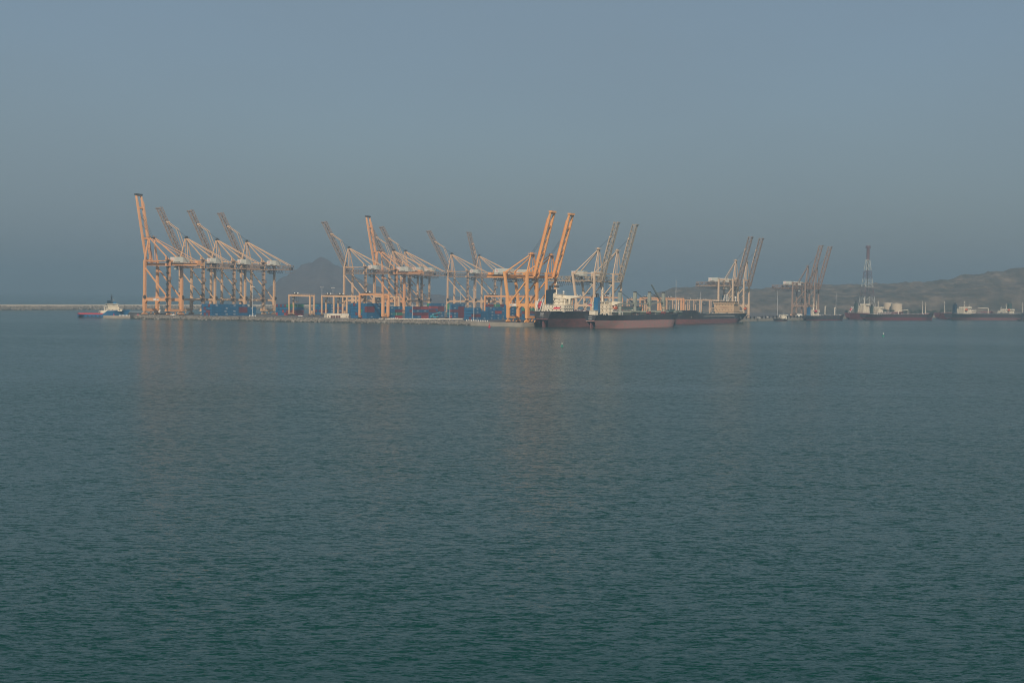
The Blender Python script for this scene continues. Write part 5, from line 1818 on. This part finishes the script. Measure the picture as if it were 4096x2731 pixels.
# striped concrete barriers: short posts in rows, each its own thing
bpost = MB().box(-0.32, 0.32, -0.32, 0.32, 0, 1.0, 0).box(-0.25, 0.25, -0.25, 0.25, 1.0, 1.15, 0).mesh('barrier_block', [M['white']])
nb = 0
for a, b_, n, where in ((at(1866, 1283.0, YARD), at(1950, 1286.5, YARD), 13, 'at the left end of the wharf head'),
                        (at(1545, 1275, YARD), at(1590, 1275.6, YARD), 7, 'right of the big orange yard gantry'),
                        (at(1699, 1278, YARD), at(1722, 1278.3, YARD), 5, 'in front of the red container'),
                        (at(998, 1264.5, YARD), at(1022, 1264.8, YARD), 5, 'round the foot of the floodlight mast'),
                        (at(478, 1263.5, 2.3), at(517, 1264.5, 2.3), 8, 'on the low mole beside the blue supply vessel')):
    for i in range(n):
        o = bpy.data.objects.new('barrier_block', bpost)
        o.location = a + (b_ - a) * i / (n - 1)
        COL.objects.link(o)
        tag(o, '%s white barrier block from the left %s' % (['first', 'second', 'third', 'fourth', 'fifth', 'sixth', 'seventh', 'eighth', 'ninth', 'tenth', 'eleventh', 'twelfth', 'thirteenth'][i], where),
            'barrier', 'white barrier blocks on the quay')
for px, py, z, lab in ((455.5, 1262, 2.3, 'red cone marker on the low mole beside the supply vessel'), (552, 1262, YARD, 'red cone marker at the left foot of the leftmost crane')):
    c_ = tag(empty('cone_marker', at(px, py, z)), lab, 'marker')
    MB().cyl((0, 0, 0.2), (0, 0, 1.9), 0.55, 0.15, 10).build('cone', M['awning'], c_)
    MB().cyl((0, 0, 0), (0, 0, 0.2), 0.7, n=10).build('base', M['concrete'], c_)
kl = MB()
ka, kb_ = at(1515, 1274.6, YARD + 0.45), at(1850, 1276.2, YARD + 0.45)
kl.beam(ka, kb_, 0.5, 0.9)
tag(kl.build('kerb_wall', M['crown']), 'long pale kerb wall in front of the middle container stacks', 'wall')


# ---- buoys
def buoy(px, py, mat, label, s=1.0, white=True):
    r = tag(empty('channel_buoy', at(px, py, 0)), label, 'buoy', 'channel buoys')
    r.scale = (s, s, s)
    MB().cyl((0, 0, -0.4), (0, 0, 0.35), 1.15, 1.2, 16).cyl((0, 0, 0.35), (0, 0, 0.6), 1.2, 0.7, 16).build('float', mat, r)
    MB().cyl((0, 0, 0.6), (0, 0, 1.5), 0.5, 0.42, 12).build('drum', mat, r)
    MB().cyl((0, 0, 1.5), (0, 0, 1.65), 0.62, n=12).build('collar', M['dark'], r)
    MB().cyl((0, 0, 1.65), (0, 0, 3.0), 0.34, 0.24, 12).ball((0, 0, 3.1), 0.28, 8).build('lantern_tower', M['white'] if white else mat, r)
    return r


buoy(2248, 1385.5, M['buoygreen'], 'green buoy with white lantern top floating in front of the tanker stern', 0.62)
buoy(3533, 1345.5, M['buoygreen'], 'small green buoy floating far right in front of the long black tanker', 0.78)
buoy(1957, 1309.5, M['buoyred'], 'red buoy floating just off the wharf head', 1.0, False)


# ---- trees and scrub below the hills
def tree(px, k, H, W_, seed, label):
    rnd = random.Random(seed)
    r = tag(empty('tree', far(px, k, 3.0)), label, 'tree', 'dark trees along the far shore')
    tr_ = MB().cyl((0, 0, -0.5), (0.2, 0, H * 0.55), 0.35, 0.18, 7)
    for i in range(5):
        t = rnd.uniform(0, 6.28)
        tr_.beam((0.1, 0, H * rnd.uniform(0.25, 0.5)), (math.cos(t) * W_ * 0.35, math.sin(t) * W_ * 0.35, H * rnd.uniform(0.55, 0.85)), 0.16, 0.16, 0.06, 0.06)
    tr_.build('trunk', M['bark'], r)
    mb = MB()
    for c in range(26):
        t, rr = rnd.uniform(0, 6.28), W_ * 0.46 * math.sqrt(rnd.random())
        cz = H * rnd.uniform(0.38, 0.95)
        rr *= 1.1 - 0.6 * abs(cz / H - 0.6)
        cc = Vector((math.cos(t) * rr, math.sin(t) * rr, cz))
        for q in range(26):
            o_ = Vector((rnd.gauss(0, 1), rnd.gauss(0, 1), rnd.gauss(0, 0.7))) * W_ * 0.075
            s_ = rnd.uniform(0.25, 0.6)
            n_ = Vector((rnd.gauss(0, 1), rnd.gauss(0, 1), rnd.gauss(0, 1))).normalized()
            u_ = n_.orthogonal().normalized() * s_
            v_ = n_.cross(u_)
            k_ = len(mb.v)
            mb.v += [tuple(cc + o_ - u_), tuple(cc + o_ + v_ * 0.6), tuple(cc + o_ + u_), tuple(cc + o_ - v_ * 0.6)]
            mb.f.append((k_, k_ + 1, k_ + 2, k_ + 3))
            mb.m.append(0)
    mb.build('crown', M['leaf'], r)
    return r


spots = [(3385, 2.47, 7, 5, 'lone dark tree left of the red-hulled ship'), (3520, 2.47, 10, 9, 'dark tree between the tower and the left tank'),
         (3538, 2.47, 9, 9, 'dark tree at the foot of the left tank'), (3566, 2.47, 8, 8, 'dark tree between the two tanks'),
         (3625, 2.47, 9, 10, 'dark tree right of the right tank'), (3652, 2.47, 8, 10, 'dark tree in the shore belt, second right of the tanks'),
         (3680, 2.47, 9, 11, 'dark tree behind the black tanker masts'), (3712, 2.47, 8, 10, 'dark tree above the bow of the long black tanker'),
         (3738, 2.47, 9, 11, 'dark tree left of the dark red ship end'), (3768, 2.47, 10, 11, 'dark tree behind the foremast of the dark red ship'),
         (3800, 2.47, 9, 11, 'dark tree left of the dark blue funnel at the right'), (3912, 2.47, 7, 9, 'dark tree in front of the pale spoil mound')]
for i, (px, k, H, W_, lab) in enumerate(spots):
    tree(px, k, H, W_, 60 + i, lab)
